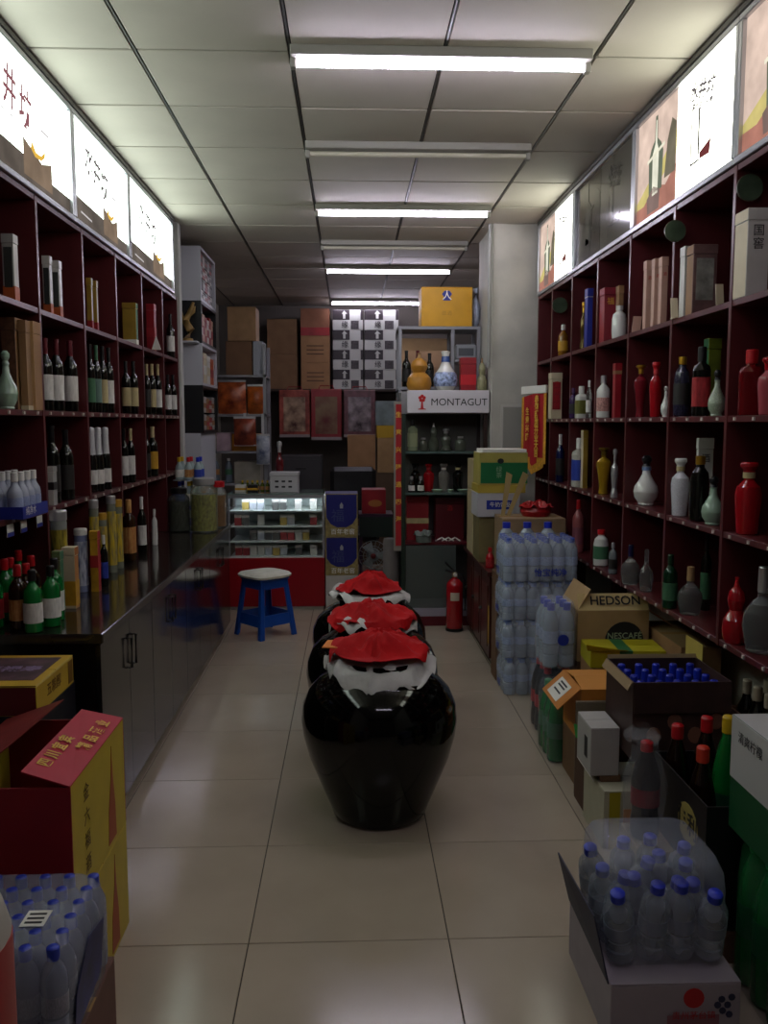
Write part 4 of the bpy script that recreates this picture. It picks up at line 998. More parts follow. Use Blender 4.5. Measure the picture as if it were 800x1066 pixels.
# metal rack behind, above the cabinet
t = thing('metal_rack', 'grey metal rack rising behind the top of the glass cabinet', 'rack', (0, 0, 0))
RK = M('grey rack metal', '85858a', .4, metal=.3)
for x in (.385, .80, 1.005):
    for y in (6.885, 7.20): part('rack_post', G().box(x, x+.025, y, y+.025, 0, 2.27), RK, t)
for z in (1.80, 2.27): part('rack_shelf', G().box(.38, 1.03, 6.88, 7.23, z, z+.025), RK, t, bevel=.002)
part('rack_shelf', G().box(.83, 1.03, 6.88, 7.23, 2.02, 2.04), RK, t)
for k, (px, x) in enumerate(((0, .455), (0, .545), (0, .64))):
    bottle('wine', (x, 7.0, 1.826), .07, .29-.02*(k == 2), GL_DARK, (FOIL_K, FOIL_R, FOIL_K)[k], LAB_D, '%s dark wine bottle on the metal rack behind the gourd' % ('left', 'middle', 'right')[k], 'wine_bottle')
carton('long peach carton on the metal rack behind the wine bottles', .42, .79, 7.09, 7.19, 1.826, 2.22, M('peach carton board', 'b08a6a', .6, var=.1), tape=False)
t = thing('appliance_box', 'small grey appliance on the upper right of the metal rack', 'appliance', (.925, 7.02, 2.041))
part('case', G().box(-.085, .085, -.08, .08, 0, .12), M('grey appliance case', '8f9296', .4), t, bevel=.01); part('panel', G().box(-.06, .06, -.083, -.08, .03, .09), M('dark panel', '4a4d52', .3), t)
t = carton('yellow carton with blue emblem on top of the metal rack', .565, .965, 6.90, 7.18, 2.296, 2.60, M('yellow carton board', 'c9930f', .45, var=.06), group=None)
part('emblem', G().prism([(-.03, .20), (.03, .20), (.022, .225), (.04, .25), (.02, .275), (-.02, .275), (-.04, .25), (-.022, .225)], 'y', -.1415, -.140), BX_BLUE, t)
ftext(t, '人', .08, INKW, 0, .235, .4, .283); ftext(t, '郎酒', .04, M('pale ochre ink', 'a87a14', .6), .0, .10, .4, .28)
t = thing('plastic_bag', 'crumpled white and blue bag right of the yellow carton', 'bag', (1.004, 7.02, 2.296))
part('bag_body', G().sphere((0, 0, .12), .10, 16, 10, sx=.38, sy=.8, sz=1.2), M('white blue bag', 'a9b4c4', .4, var=.4, vs=14), t, smooth=60); part('bag_neck', G().tube([(0, 0, .22), (.008, 0, .27), (-.004, 0, .31)], [.02, .012, .03]), M('white blue bag', 'a9b4c4'), t, smooth=60)
# ---------------------------------------------------------------- on the low wooden cabinet
LC = .6285
GRY = M('yellow green carton board', 'a59a4c', .55, var=.06)
t = carton('green and yellow carton with white top, highest of the pile on the low cabinet', .845, 1.16, 5.62, 5.90, 1.14, 1.35, GRY, top=PAPER, tape=False)
part('green_panel', G().box(-.15, .158, -.1415, -.140, .01, .145), M('leaf green print', '13693a', .5), t)
part('white_lid_flap', G().box(-.14, .15, -.139, .12, .2105, .232), PAPER, t, bevel=.002)
part('dark_emblem', G().prism([(-.02+.022*math.cos(a*PI/4), .155+.018*math.sin(a*PI/4)) for a in range(8)], 'y', -.1425, -.140), INK, t)
ftext(t, '绿茶', .04, M('pale green print', '8fae8a', .5), -.03, .08, .3, .285, vertical=True)
carton('yellow edged carton between the green one and the white one', .835, 1.15, 5.62, 5.90, 1.085, 1.1385, M('yellow board', 'b39c3c', .55), tape=False)
t = carton('white carton with blue print under the green carton pile', .83, 1.11, 5.60, 5.88, .93, 1.083, M('white blue carton', 'b5b4bb', .55, var=.05), tape=False)
part('blue_panel', G().box(-.08, .09, -.1415, -.140, .05, .11), INKBLUE, t)
ftext(t, '牛奶饮品', .035, INKW, .01, .08, .28, .284)
carton('brown green carton at the bottom of the pile on the low cabinet', .845, 1.09, 5.62, 5.88, LC, .928, M('olive brown board', '6f6440', .6, var=.15), tape=False)
for k, (z0, z1) in enumerate(((LC, .92), (.921, 1.08), (1.081, 1.29))):
    c = carton('narrow cream box, %s of the three at the left of the pile' % ('lowest', 'middle', 'topmost')[k], .745+.106, .80+.106, 5.94+.01, 6.24, z0, z1, M('cream carton board', 'b5a581', .55, var=.08), tape=False, group='narrow cream boxes on the low cabinet')
carton('wide brown carton behind the stacked water packs', .94, 1.33, 5.26, 5.58, LC, .955, M('light brown board', '8d7456', .7, var=.1), group=None)
t = thing('red_plastic_bag', 'red plastic bag lying on the wide brown carton', 'bag', (1.18, 5.44, .956))
part('bag_body', drape(9.2, .11, .9, .055, 6, 0, .03), M('red bag film', 'a3161c', .3, alpha=.9), t, smooth=50); part('bag_base', G().lathe([(0,0),(.085,0),(.10,.03),(.09,.055),(0,.055)], 18), M('red bag film', 'a3161c'), t, smooth=40)
for k, (x, lean) in enumerate(((.965, .03), (1.0, .10))):
    t = thing('folded_carton_strip', '%s tan cardboard strip standing in front of the green carton' % ('left', 'right slanting')[k], 'cardboard', (x, 5.42, .956))
    part('strip', G().add([(-.012,0,0),(.012,0,0),(.03+lean,.01,.26),(-.008+lean,.01,.28),(-.012,.004,0),(.012,.004,0),(.03+lean,.014,.26),(-.008+lean,.014,.28)], [(0,1,2,3),(4,7,6,5),(0,4,5,1),(1,5,6,2),(2,6,7,3),(3,7,4,0)]), M('tan strip board', 'a58d5c', .6), t)
    part('fold', G().box(-.012, .012, .004, .03, 0, .004), M('tan strip board', 'a58d5c', .6), t)
bottle('small', (.885, 5.40, LC), .055, .13, GL_RED, CAP_R, LAB_R, 'small red bottle on the low cabinet corner', 'spirit_bottle')
# ================================================================ BACK OF THE SHOP
WPL = M('white laminate', 'b4b5bd', .5); BKL = M('black laminate', '121315', .4)
t = thing('cubby_unit', 'stack of white and black wall cubbies beyond the left shelving', 'shelf unit', (0, 0, 0))
U0, U1, V0, V1 = XL+.004, -1.165, 7.0, 7.75
def cubby(nm, z0, z1, m, back=None):
    w = .02
    part('side_panel', G().box(U0, U1, V0, V0+w, z0, z1), m, t, bevel=.001); part('side_panel', G().box(U0, U1, V1-w, V1, z0, z1), m, t, bevel=.001)
    part('cubby_top', G().box(U0, U1, V0+w, V1-w, z1-w, z1), m, t); part('cubby_floor', G().box(U0, U1, V0+w, V1-w, z0, z0+w), m, t)
    part('cubby_back', G().box(U0, U0+.01, V0+w, V1-w, z0+w, z1-w), back or m, t)
cubby('a', 2.50, 2.92, WPL); cubby('b', 2.17, 2.50, BKL); cubby('c', 1.84, 2.17, WPL); cubby('d', 1.46, 1.84, BKL)
part('lower_panel', G().box(U0, -1.19, V0, V1, .0, 1.46), WPL, t)
def row(label, z, n, d, mats, h0, h1, y0=V0+.025, y1=V1-.025, x=U1-.06, dx=.07, rows=1, group=None):
    st = (y1-y0)/n
    for r in range(rows):
        for k in range(n):
            m = mats[(k*7+r*3) % len(mats)]
            h = h0 + (h1-h0)*((k*5 % 7)/7)
            gift_box(label % (k+1) if '%' in label else label, (x, y0+st*(k+.5), z+r*(h1+.004)), dx, st*.9, h, (m, m), group=group, name='small_pack_box', lid=h*.2, band=(.3, .6, mats[(k+1) % len(mats)]))
cm = [M('rosy pack', '8c3a3c', .4, var=.4, vs=40), M('grey pack', '8f8c88', .4, var=.4, vs=40), M('dark pack', '3a302e', .4, var=.4, vs=40), M('pale pack', 'b0a9a2', .4, var=.3, vs=40)]
row('small boxed goods in the topmost white cubby', 2.522, 6, .1, cm, .085, .09, rows=4, group='boxes in the topmost white cubby')
row('red and white boxed goods in the upper black cubby', 2.192, 6, .1, [BX_RED, BX_W, BX_RED, BX_PK], .20, .24, group='boxes in the upper black cubby', y0=V0+.10)
row('orange and white boxed goods in the lower white cubby', 1.862, 4, .1, [BX_RED, BX_OR, BX_W, BX_CR], .22, .26, group='boxes in the lower white cubby')
row('small red and grey boxed goods in the lower black cubby', 1.482, 5, .1, [BX_RED, BX_SIL, BX_BR], .10, .14, rows=2, group='boxes in the lower black cubby')
# carved golden ornament on the cubby edge
t = thing('carved_ornament', 'golden brown carved branch ornament in the upper black cubby', 'ornament', (U1-.10, V0-.06, 2.178))
OR = M('carved golden wood', '8d6f3a', .5, var=.3, vs=20)
part('base', G().lathe([(0,0),(.045,0),(.04,.02),(0,.03)], 14), OR, t, smooth=40)
part('trunk', G().tube([(0,0,.02),(.02,0,.09),(-.015,0,.16),(.02,0,.22),(.05,0,.30)], [.03,.035,.03,.022,.01]), OR, t, smooth=60)
part('branch', G().tube([(.0,0,.12),(-.04,0,.17),(-.05,0,.24)], [.022,.018,.008]), OR, t, smooth=60)
part('branch', G().tube([(.01,0,.2),(.05,0,.23),(.06,0,.27)], [.018,.015,.006]), OR, t, smooth=60)
tag(part('ornament_shelf', G().box(U1-.18, U1-.02, V0-.12, V0-.001, 2.165, 2.177), WPL), 'small white ledge carrying the carved ornament', 'shelf')

# tall goods rack behind the glass counter on the left
t = thing('goods_rack', 'steel goods rack crowded with snacks behind the glass counter', 'rack', (0, 0, 0))
for x in (-1.56, -.80):
    for y in (8.1, 8.5): part('rack_post', G().box(x, x+.03, y, y+.03, 0, 2.26), RK, t)
RZ = [.72, .98, 1.28, 1.62, 1.98]
for z in RZ: part('rack_shelf', G().box(-1.56, -.77, 8.1, 8.53, z-.02, z), RK, t)
def rk(label, x0, x1, z, h, m, y=8.14, d=.3, **kw): return carton(label, x0, x1, y, y+d, z, z+h, m, tape=False, **kw)
rk('white carton on the lowest rack shelf behind the counter', -1.10, -.86, .72, .17, BX_W)
rk('orange snack carton on the rack above the counter', -1.10, -.82, 1.28, .16, M('orange carton board', 'c07a1c', .5, var=.1))
t = rk('white fronted snack carton left of the orange one on the rack', -1.24, -1.105, 1.28, .17, M('pinkish white board', 'b49aa4', .5, var=.2))
rk('grey carton below the orange snack carton', -1.08, -.84, .98, .20, M('warm grey board', '8d877b', .5, var=.15))
for k, (x, m, lb) in enumerate(((-1.40, LAB_B, 'blue'), (-1.28, LAB_O, 'orange'), (-1.16, LAB_G, 'green'))):
    bottle('soda', (x+.02, 8.2, .98), .07, .23, M('tinted drink bottle', '6a7480', .15), CAP_W, m, '%s labelled drink bottle on the second rack shelf' % lb, 'drink_bottle')
for k in range(5):
    bottle('small', (-1.06+.06*k, 8.2, .8905), .045, .066, M('little amber bottle', '8a5a1c', .2), CAP_Y, LAB_Y, 'tiny amber tonic bottle standing on the white rack carton', 'tonic_bottle', group='tiny amber tonic bottles')
# snack bags
def snack(label, x, y, z, w, h, m, tilt=0, hook=0):
    t = thing('snack_bag', label, 'snack bag', (x, y, z), tilt)
    g = G(); nx, nz = 8, 10; vs = []; fs = []
    for s in (-1, 1):
        for j in range(nz+1):
            for i in range(nx+1):
                u, v = i/nx, j/nz
                b = .045*math.sin(PI*u)**.6*math.sin(PI*max(0, min(1, (v-.04)/.92)))**.5
                vs.append(((u-.5)*w, s*(b+.001), v*h))
    N = (nx+1)*(nz+1)
    for j in range(nz):
        for i in range(nx):
            a = j*(nx+1)+i
            fs += [(a, a+1, a+nx+2, a+nx+1), (N+a, N+a+nx+1, N+a+nx+2, N+a+1)]
    part('pouch', g.add(vs, fs), m, t, smooth=60)
    if hook: part('hanging_strip', G().box(-.012, .012, -.001, .001, h+.02, hook-z), SILVER, t)
    part('crimp_top', G().box(-w/2, w/2, -.002, .002, h, h+.02), SILVER, t); part('crimp_bottom', G().box(-w/2, w/2, -.003, .003, -.0005, .012), SILVER, t)
SN = [M('red orange snack print', '98201a', .3, var=.7, vs=12, col2='cc6a34'), M('brown red snack print', '641a1a', .3, var=.6, vs=12, col2='9c4a30'), M('pink snack print', 'a86a78', .35, var=.5, vs=16), M('blue white snack print', '5c6c98', .35, var=.6, vs=12, col2='c0c4cc')]
snack('big red orange snack bag on the upper rack shelf', -1.10, 8.22, 1.62, .26, .30, SN[0]); snack('orange snack bag right of the big red one', -.88, 8.24, 1.62, .16, .26, M('orange snack print', 'a8541e', .3, var=.5, vs=14))
snack('brown red snack bag hanging by the rack', -.965, 8.045, 1.33, .20, .25, SN[1], 0, 1.62); snack('blue white snack bag right of the brown red one', -.80, 8.04, 1.16, .12, .26, SN[3], 0, 1.62)
snack('pink snack bag at the left of the upper rack shelf', -1.36, 8.22, 1.62, .20, .22, SN[2])
rk('brown carton on top of the rack, left of the white strip carton', -1.14, -.90, 1.98, .31, CARD_D)
rk('pale grey carton at the right end of the rack top', -.89, -.80, 1.98, .31, M('pale grey board', '9498a0', .5))
t = carton('brown carton with black mark on top of the rack pile', -1.12, -.86, 8.14, 8.44, 2.292, 2.60, M('mid brown board', '8f6f4c', .7, var=.12), tape=True)
# flat boards and stacked cartons along the back
def bk(label, px0, px1, ytop, ybot, Y, m, d=.3, **kw):
    a, b = at(px0, ytop, Y), at(px1, ybot, Y)
    return carton(label, min(a.x, b.x), max(a.x, b.x), Y, Y+d, b.z, a.z, m, **kw)
LOFT = 1.935
tag(part('loft_board', G().box(-1.60, 1.2, 10.25, 10.985, LOFT-.03, LOFT), M('dark loft board', '3a2b22', .6), bevel=.003), 'dark loft board across the back wall carrying the carton stacks', 'loft shelf')
def stack(label, px0, px1, ytop, n, Y, m, d=.35, prints=None, group=None, words=None):
    a, b = at(px0, ytop, Y), at(px1, ytop, Y)
    h = (a.z-LOFT)/n
    out = []
    for k in range(n):
        out.append(carton(label % words[k], a.x, b.x, Y, Y+d, LOFT+h*k+.0005, LOFT+h*(k+1)-.0005, m[k % len(m)], tape=False, group=group))
    return out, h, b.x-a.x
W2 = ['lower', 'upper']
stack('tall brown %s carton at the left of the loft', 278, 309, 332, 2, 10.42, [M('loft cardboard', '8a6a4c', .8, var=.12, vs=8)], words=W2, group='plain brown loft cartons')
st, h, w = stack('brown %s carton left of the black and white stack', 313, 343, 321, 3, 10.40, [M('pale loft cardboard', 'a8805a', .8, var=.1, vs=8), M('pale loft cardboard', 'a8805a'), M('red topped brown board', '96644a', .7, var=.1)], words=['lowest', 'middle', 'topmost red-banded'], group='brown loft cartons beside the striped stack')
part('red_band', G().box(-w/2-.001, w/2+.001, -.1765, -.1755, .0, h*.3), LAB_R, st[2])
for s in st[:2]:
    for q in (.3, .45, .6): part('print', G().box(-w*.3, w*.3, -.1765, -.1755, h*q, h*q+.012), M('faded brown ink', '5c4432', .7), s)
BWK = M('charcoal print', '2c2428', .5); BWW = M('white carton print', 'c6c8c2', .5)
for c_, (px0, px1) in enumerate(((346.5, 378), (379.5, 415))):
    st, h, w = stack('black and white arrow carton, ' + ('left' if c_ == 0 else 'right') + ' column, %s of four', px0, px1, 322.5, 4, 10.40, [BWW], words=['lowest', 'second lowest', 'second highest', 'topmost'], group='black and white arrow cartons')
    for s in st:
        y0, y1 = -.1765, -.1752
        part('dark_panel', G().box(-w/2, w*.06 if c_ == 0 else w*.05, y0, y1, h*.5, h*.99), BWK, s)
        part('dark_panel', G().box(w*.10, w*.36, y0, y1, h*.04, h*.46), M('grey seal print', '4a4648', .6, var=.6, vs=40), s)
        part('dark_panel', G().box(w*.42, w*.5, y0, y1, h*.5, h*.99), BWK, s)
        part('arrow', G().prism([(-w*.10, h*.80), (-w*.20, h*.80), (-w*.04-w*.08, h*.96), (-w*.0-w*.02, h*.80), (-w*.07, h*.80), (-w*.07, h*.58), (-w*.17, h*.58), (-w*.17, h*.80)][:4] + [], 'y', y0-.001, y0), BWW, s)
        part('arrow', G().box(-w*.16, -w*.08, y0-.001, y0, h*.56, h*.81), BWW, s)
        ftext(s, '缘', h*.36, BWK, -w*.10, h*.24, w, .3535, bold=.01)
# packets hung along the loft edge
def hung(label, px0, px1, y0, y1, Y, m, inner):
    a, b = at(px0, y0, Y), at(px1, y1, Y)
    t = thing('hanging_gift_bag', label, 'gift bag', ((a.x+b.x)/2, Y, b.z)); w, h = b.x-a.x, a.z-b.z
    part('bag', G().box(-w/2, w/2, -.05, .05, 0, h), m, t, bevel=.006); part('print_panel', G().box(-w*.36, w*.36, -.053, -.05, h*.12, h*.85), inner, t, bevel=.001)
    part('white_hem', G().box(-w/2, w/2, -.0525, -.05, 0, h*.06), M('pale hem', '9a8e8a', .5), t)
    part('cord', G().tube([(-w*.25, 0, h), (-w*.2, .03, h+.04), (w*.2, .03, h+.04), (w*.25, 0, h)], .006, 6), M('red cord', '8a1a1e', .6), t)
HB = [M('glitter red bag', '8a2420', .35, var=.6, vs=10, col2='b85a48'), M('crimson bag', '8d1b22', .4, var=.15), M('mauve bag', '6c4046', .35, var=.4, vs=16)]
hung('red glittering gift bag, left of the three hung under the loft', 291, 323, 406, 455, 10.17, HB[0], M('festive print', '8a2a22', .3, var=.8, vs=9, col2='d0b090'))
hung('crimson gift bag with dark figure, middle of the three under the loft', 324, 356, 405, 458, 10.17, HB[1], M('dark figure print', '8a2426', .4, var=.5, vs=6, col2='8a7450'))
hung('mauve foil gift bag, right of the three hung under the loft', 358, 391, 406, 455, 10.17, HB[2], M('foil print', '4c3a42', .25, var=.7, vs=9, col2='b0a0a4'))
# furniture under the loft
DG = M('dark grey cabinet metal', '3c3a3b', .5)
t = thing('drawer_cabinet', 'dark grey metal drawer cabinet below the red gift bags', 'cabinet', (0, 0, 0))
CARD_L = 0
a, b = at(292, 465, 9.6), at(335, 465, 9.6)
part('case', G().box(a.x, b.x, 9.6, 10.05, 0, 1.18), DG, t, bevel=.004)
for k in range(3):
    d = part('drawer', G().box(a.x+.02, b.x-.02, 9.585, 9.6, .08+.36*k, .42+.36*k), DG, t, bevel=.003)
    part('pull', G().box(a.x+.17, b.x-.17, 9.572, 9.585, .31+.36*k, .33+.36*k), M('dark pull', '1c1b1c', .4), d)
t = thing('office_chair', 'black padded office chair behind the navy cartons', 'chair', (.03, 8.35, 0))
part('backrest', G().box(-.22, .22, -.05, .05, .62, 1.12), M('black leather', '0e0e10', .4, var=.1), t, bevel=.04); part('seat', G().box(-.24, .24, -.42, .06, .44, .54), M('black leather', '0e0e10'), t, bevel=.03)
part('column', G().tube([(0, -.2, .1), (0, -.2, .44)], .03), BLACKP, t, smooth=40)
for k in range(5): part('foot', G().tube([(0, -.2, .09), (.26*math.cos(k*1.257), -.2+.26*math.sin(k*1.257), .045)], [.025, .018]), BLACKP, t, smooth=40)
for s in (-1, 1): part('armrest', G().box(s*.25-.03, s*.25+.03, -.34, 0, .66, .70), BLACKP, t, bevel=.01)
def fl(label, px0, px1, ytop, Y, z0, m, d=.35, **kw):
    a, b = at(px0, ytop, Y), at(px1, ytop, Y)
    return carton(label, a.x, b.x, Y, Y+d, z0, a.z, m, **kw)
c1 = fl('large brown carton right of the office chair at the back', 362, 391, 453, 9.4, 1.0, CARD)
carton('low wide carton under the large brown one at the back', .0, .66, 9.38, 9.78, 0, .998, M('dull brown board', '5a4634', .7, var=.1), tape=False)
fl('tan carton right of the large brown one', 393, 413, 456, 9.42, 1.0, M('tan carton board', 'a07e56', .7, var=.1))
a = at(403, 456, 9.42)
carton('yellow carton on the tan carton at the back', a.x-.11, a.x+.105, 9.42, 9.7, a.z+.002, a.z+.135, M('bright yellow board', 'b8921c', .5), tape=False)
carton('grey green carton on the yellow one at the back', a.x-.12, a.x+.10, 9.44, 9.7, a.z+.137, a.z+.40, M('grey teal board', '6f7c7c', .5, var=.3, vs=8), tape=False)
# red carton on a dark crate beside the navy cartons
t = fl('red carton with gold oval on the dark stand beside the navy cartons', 377, 402, 510, 7.45, .76, BX_RED, d=.25, tape=False)
part('gold_oval', G().prism([(.01+.06*math.cos(a*PI/8), .09+.03*math.sin(a*PI/8)) for a in range(16)], 'y', -.1265, -.1252), M('dull gold oval', 'a0622a', .5), t)
t = thing('dark_stand', 'dark open stand under the red carton with gold oval', 'stand', (0, 0, 0))
part('stand_top', G().box(.075, .37, 7.42, 7.76, .735, .758), M('plum board', '3a2438', .4), t)
part('apron_board', G().box(.08, .365, 7.425, 7.44, .56, .735), M('dark green board', '23302a', .4), t)
for x in (.08, .34):
    for y in (7.43, 7.73): part('stand_leg', G().box(x, x+.025, y, y+.025, 0, .735), M('plum board', '3a2438'), t)
part('stand_shelf', G().box(.08, .365, 7.43, 7.755, .20, .22), M('dark green board', '23302a'), t)
t = thing('desk_fan', 'grey round fan with red hub before the dark stand', 'fan', (.195, 7.33, .0))
part('base', G().lathe([(0,0),(.09,0),(.085,.02),(.03,.035),(0,.035)], 20), M('grey fan plastic', '74787a', .4), t, smooth=40)
part('stem', G().tube([(0,0,.03),(0,0,.30)], .016), M('grey fan plastic', '74787a'), t, smooth=40)
part('motor_housing', G().lathe([(0,0),(.05,0),(.06,.03),(.05,.09),(0,.10)], 18), M('grey fan plastic', '74787a'), t, smooth=40, loc=(0, -.02, .42), rot=(-PI/2, 0, 0))
cg = G()
for k in range(18):
    a_ = k*PI/9; cg.tube([(0, -.075, .42), (.085*math.cos(a_), -.07, .42+.085*math.sin(a_)), (.125*math.cos(a_), -.03, .42+.125*math.sin(a_))], .0018, 4)
for r_ in (.04, .085, .125): cg.tube([(r_*math.cos(k*PI/12), -.073 if r_ < .1 else -.03, .42+r_*math.sin(k*PI/12)) for k in range(25)], .0025, 5)
part('guard', cg, M('grey guard wire', '8f9496', .3, metal=.5), t)
for k in range(3):
    o = part('blade', G().add([(.015,0,-.02),(.105,.02,-.045),(.11,-.012,.045),(.015,-.005,.02),(.015,.003,-.02),(.105,.023,-.045),(.11,-.009,.045),(.015,-.002,.02)], [(0,1,2,3),(4,7,6,5),(0,4,5,1),(1,5,6,2),(2,6,7,3),(3,7,4,0)]), M('pale grey blade', '8a9290', .4), t, loc=(0, -.045, .42), rot=(0, k*2*PI/3, 0))
part('red_hub', G().sphere((0, -.08, .42), .024), M('dark red hub', '5c1418', .4), t, smooth=60)
t = thing('rolled_mat', 'rolled grey mat standing left of the glass cabinet', 'mat', (.315, 6.62, 0))
part('roll', G().lathe([(0, .0), (.06, 0), (.062, .01), (.062, .63), (.055, .655), (0, .66)], 20), M('grey felt', '6a6462', .9, var=.1), t, smooth=50); part('tie', G().lathe([(.0625, .3), (.065, .3), (.065, .32), (.0625, .32)], 20), M('teal tie', '1f6a6a', .5), t)
# things on the glass counter
t = thing('paper_box', 'white perforated paper box on the glass counter', 'box', (-.545, 7.27, .9685))
part('body', G().box(-.115, .115, -.10, .10, 0, .15), M('white grey board', 'b0aeb0', .5), t, bevel=.004); part('lid', G().box(-.12, .12, -.105, .105, .135, .165), M('white grey board', 'b0aeb0'), t, bevel=.003)
for i in range(3):
    for j in range(2): part('slot', G().box(-.075+.055*i, -.045+.055*i, -.1015, -.0995, .04+.045*j, .055+.045*j), INK, t)
t = bottle('decanter', (-.60, 7.42, .9685), .075, .42, M('dark red lacquer', '5c1016', .2, coat=.4), SILVER, None, 'slim dark red bottle behind the white paper box', 'wine_bottle')
for k, (x, m) in enumerate(((-.93, BX_W), (-.83, BX_K))):
    gift_box('%s small box at the left end of the glass counter' % ('white', 'black')[k], (x+.02, 7.24, .9685), .085, .07, .06, (m, m), name='small_box', band=(.3, .6, LAB_Y))
for k in range(6):
    bottle('small', (-.91+.042*k, 7.36, .9685), .035, .09, M('tiny green bottle', '55631f', .2), CAP_Y, LAB_O, 'tiny green and orange tonic bottle in the row on the glass counter', 'tonic_bottle', group='tonic bottles in a row on the glass counter')
# ================================================================ DRINK PACKS AND CARTON HEAPS
PET = M('clear water plastic', 'b6c2d2', .06, alpha=.55, coat=.6)
PETB = M('water label film', 'a9b8d8', .25, alpha=.8, var=.3, vs=25)
FILM = M('shrink film', 'd2daea', .12, alpha=.10, bump=.6, bs=22)
FILMW = M('cloudy shrink film', 'cdd4e2', .10, alpha=.26, bump=.6, bs=22)
COLA = M('cola in bottle', '160804', .08, coat=.4)
SODA = M('green soda bottle', '0f6a2c', .1, alpha=.92, coat=.3)
def film_box(x0, x1, y0, y1, z0, z1, top):
    """rounded shrink wrap, drawn in at the top"""
    g = G(); rings = []
    cx, cy, hx, hy = (x0+x1)/2, (y0+y1)/2, (x1-x0)/2, (y1-y0)/2
    n = 32; vs = []; fs = []
    for (z, k) in ((z0, .96), (z0+.01, 1.0), (z0+(z1-z0)*.35, 1.0), (z0+(z1-z0)*.72, 1.0), (z0+(z1-z0)*.9, .97), (z1, top)):
        for i in range(n):
            a = 2*PI*i/n; c, s = math.cos(a), math.sin(a)
            ca = math.copysign(abs(c)**.32, c); sa = math.copysign(abs(s)**.32, s)
            w = 1+.012*math.sin(i*2.0+z*60)
            vs.append((cx+hx*k*ca*w, cy+hy*k*sa*w, z))
    for j in range(5):
        for i in range(n): fs.append((j*n+i, j*n+(i+1) % n, (j+1)*n+(i+1) % n, (j+1)*n+i))
    fs.append(tuple(range(5*n, 6*n)))
    return g.add(vs, fs)
def pack(label, x, y, z, nx, ny, w, h, kind, body, cap, lab, name='water_pack', cat='drink pack', rz=0, group=None, film=FILM, words=None, ink=INKBLUE, logo=None, tilt=0):
    """x, y: centre of the pack"""
    t = thing(name, label, cat, (x, y, z), rz, group)
    X, Y = nx*w, ny*w
    for i in range(nx):
        for j in range(ny):
            b_ = bottle(kind, (-X/2+w*(i+.5), -Y/2+w*(j+.5), .002), w*.97, h*(1-.5*tilt), body, cap, lab, None, 'bottle', parent=t)
            if tilt:
                b_.rotation_euler = (random.uniform(.2, 1)*tilt, random.uniform(-.7, .5)*tilt, 0)
                b_.location.z += .012*random.random()
    part('shrink_wrap', film_box(-X/2-.004, X/2+.004, -Y/2-.004, Y/2+.004, .001, h*1.008, .88), film, t, smooth=60)
    if words:
        text(words, X*.11, ink, t, (X*.12, -Y/2-.0075, h*.22), (PI/2, 0, 0), bold=.012)
        text(words[:2], X*.11, ink, t, (-X/2-.0075, 0, h*.22), (PI/2, 0, -PI/2), bold=.012)
    if logo: part('round_logo', G().prism([(X*.08+.028*math.cos(a*PI/6), h*.45+.028*math.sin(a*PI/6)) for a in range(12)], 'y', -Y/2-.0085, -Y/2-.0075), ink, t)
    return t
# tall stack of water packs beside the low cabinet
GS = 'stacked water packs beside the low wooden cabinet'
z = 0
for k, (dx, hh) in enumerate(((.01, .208), (.0, .212), (-.005, .212))):
    pack('clear water pack, %s in the tall stack beside the low cabinet' % ('lowest', 'second from the floor', 'third from the floor')[k], 1.075+dx, 4.90, z, 6, 4, .072, hh, 'water', PET, M('pale blue cap', '6f86c0', .4), PETB, group=GS, words='冰露水', film=FILMW); z += hh+.007
pack('topmost clear water pack in the tall stack with blue lettering', 1.07, 4.90, z, 6, 4, .071, .245, 'water', PET, M('mid blue cap', '3c52a8', .4), PETB, group=GS, words='怡宝纯净', film=FILMW)
for k in range(3):
    bottle('water', (.935+.125*k, 5.115, z+.0+.0), .10, .30, PET, CAP_B, M('blue neck film', '3446a8', .3, alpha=.9), 'big water bottle with blue label behind the topmost pack, %s of three' % ('left', 'middle', 'right')[k], 'water_bottle', group='big water bottles behind the top pack')
carton('plain carton carrying the big water bottles behind the pack stack', .87, 1.30, 5.055, 5.225, 0, z-.001, CARD_D, tape=False)
# green soda pack and cola pack at the aisle edge
pack('pack of green soda bottles standing on the floor at the aisle edge', .985, 3.90, 0, 2, 3, .088, .33, 'soda', SODA, M('green cap', '1c7a38', .4), M('green label', '1d7a3a', .4, var=.4, vs=20), name='soda_pack')
pack('red labelled cola pack behind the green soda pack', 1.01, 4.20, 0, 2, 3, .088, .355, 'cola', COLA, CAP_R, LAB_R, name='cola_pack')
pack('small water pack with round blue logo on the cola pack', 1.01, 4.17, .362, 2, 3, .078, .315, 'water', PET, CAP_B, PETB, logo=True, film=FILMW)
# brown bases and cartons to the shelf
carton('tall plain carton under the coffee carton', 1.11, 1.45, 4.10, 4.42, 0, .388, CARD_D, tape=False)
COF = M('coffee carton board', 'a3855c', .7, var=.07)
t = carton('tan coffee carton with round black logo and open flaps', 1.10, 1.45, 4.08, 4.40, .389, .64, COF, flaps={'front': (114, .085, M('pale flap board', 'c9b27c', .7)), 'right': (-35, .14, M('orange brown flap', '8a5228', .7)), 'left': (120, .12)})
part('round_logo', G().prism([(.055+.095*math.cos(a*PI/12), .10+.095*math.sin(a*PI/12)) for a in range(24) if .10+.095*math.sin(a*PI/12) > .004], 'y', -.162, -.160), INK, t)
ftext(t, 'NESCAFÉ', .042, M('pale green lettering', '9fae8e', .5), .055, .125, .35, .326, bold=.01)
ftext(t, '雀巢咖啡', .022, M('pale green lettering', '9fae8e'), .075, .09, .35, .326)
a_ = math.radians(114)
text('HEDSON', .062, INK, t, (.01, -.16+.042*math.cos(PI-a_)-.004, .251+.042*math.sin(a_)+.006), (PI/2-(a_-PI/2), 0, 0), bold=.015)
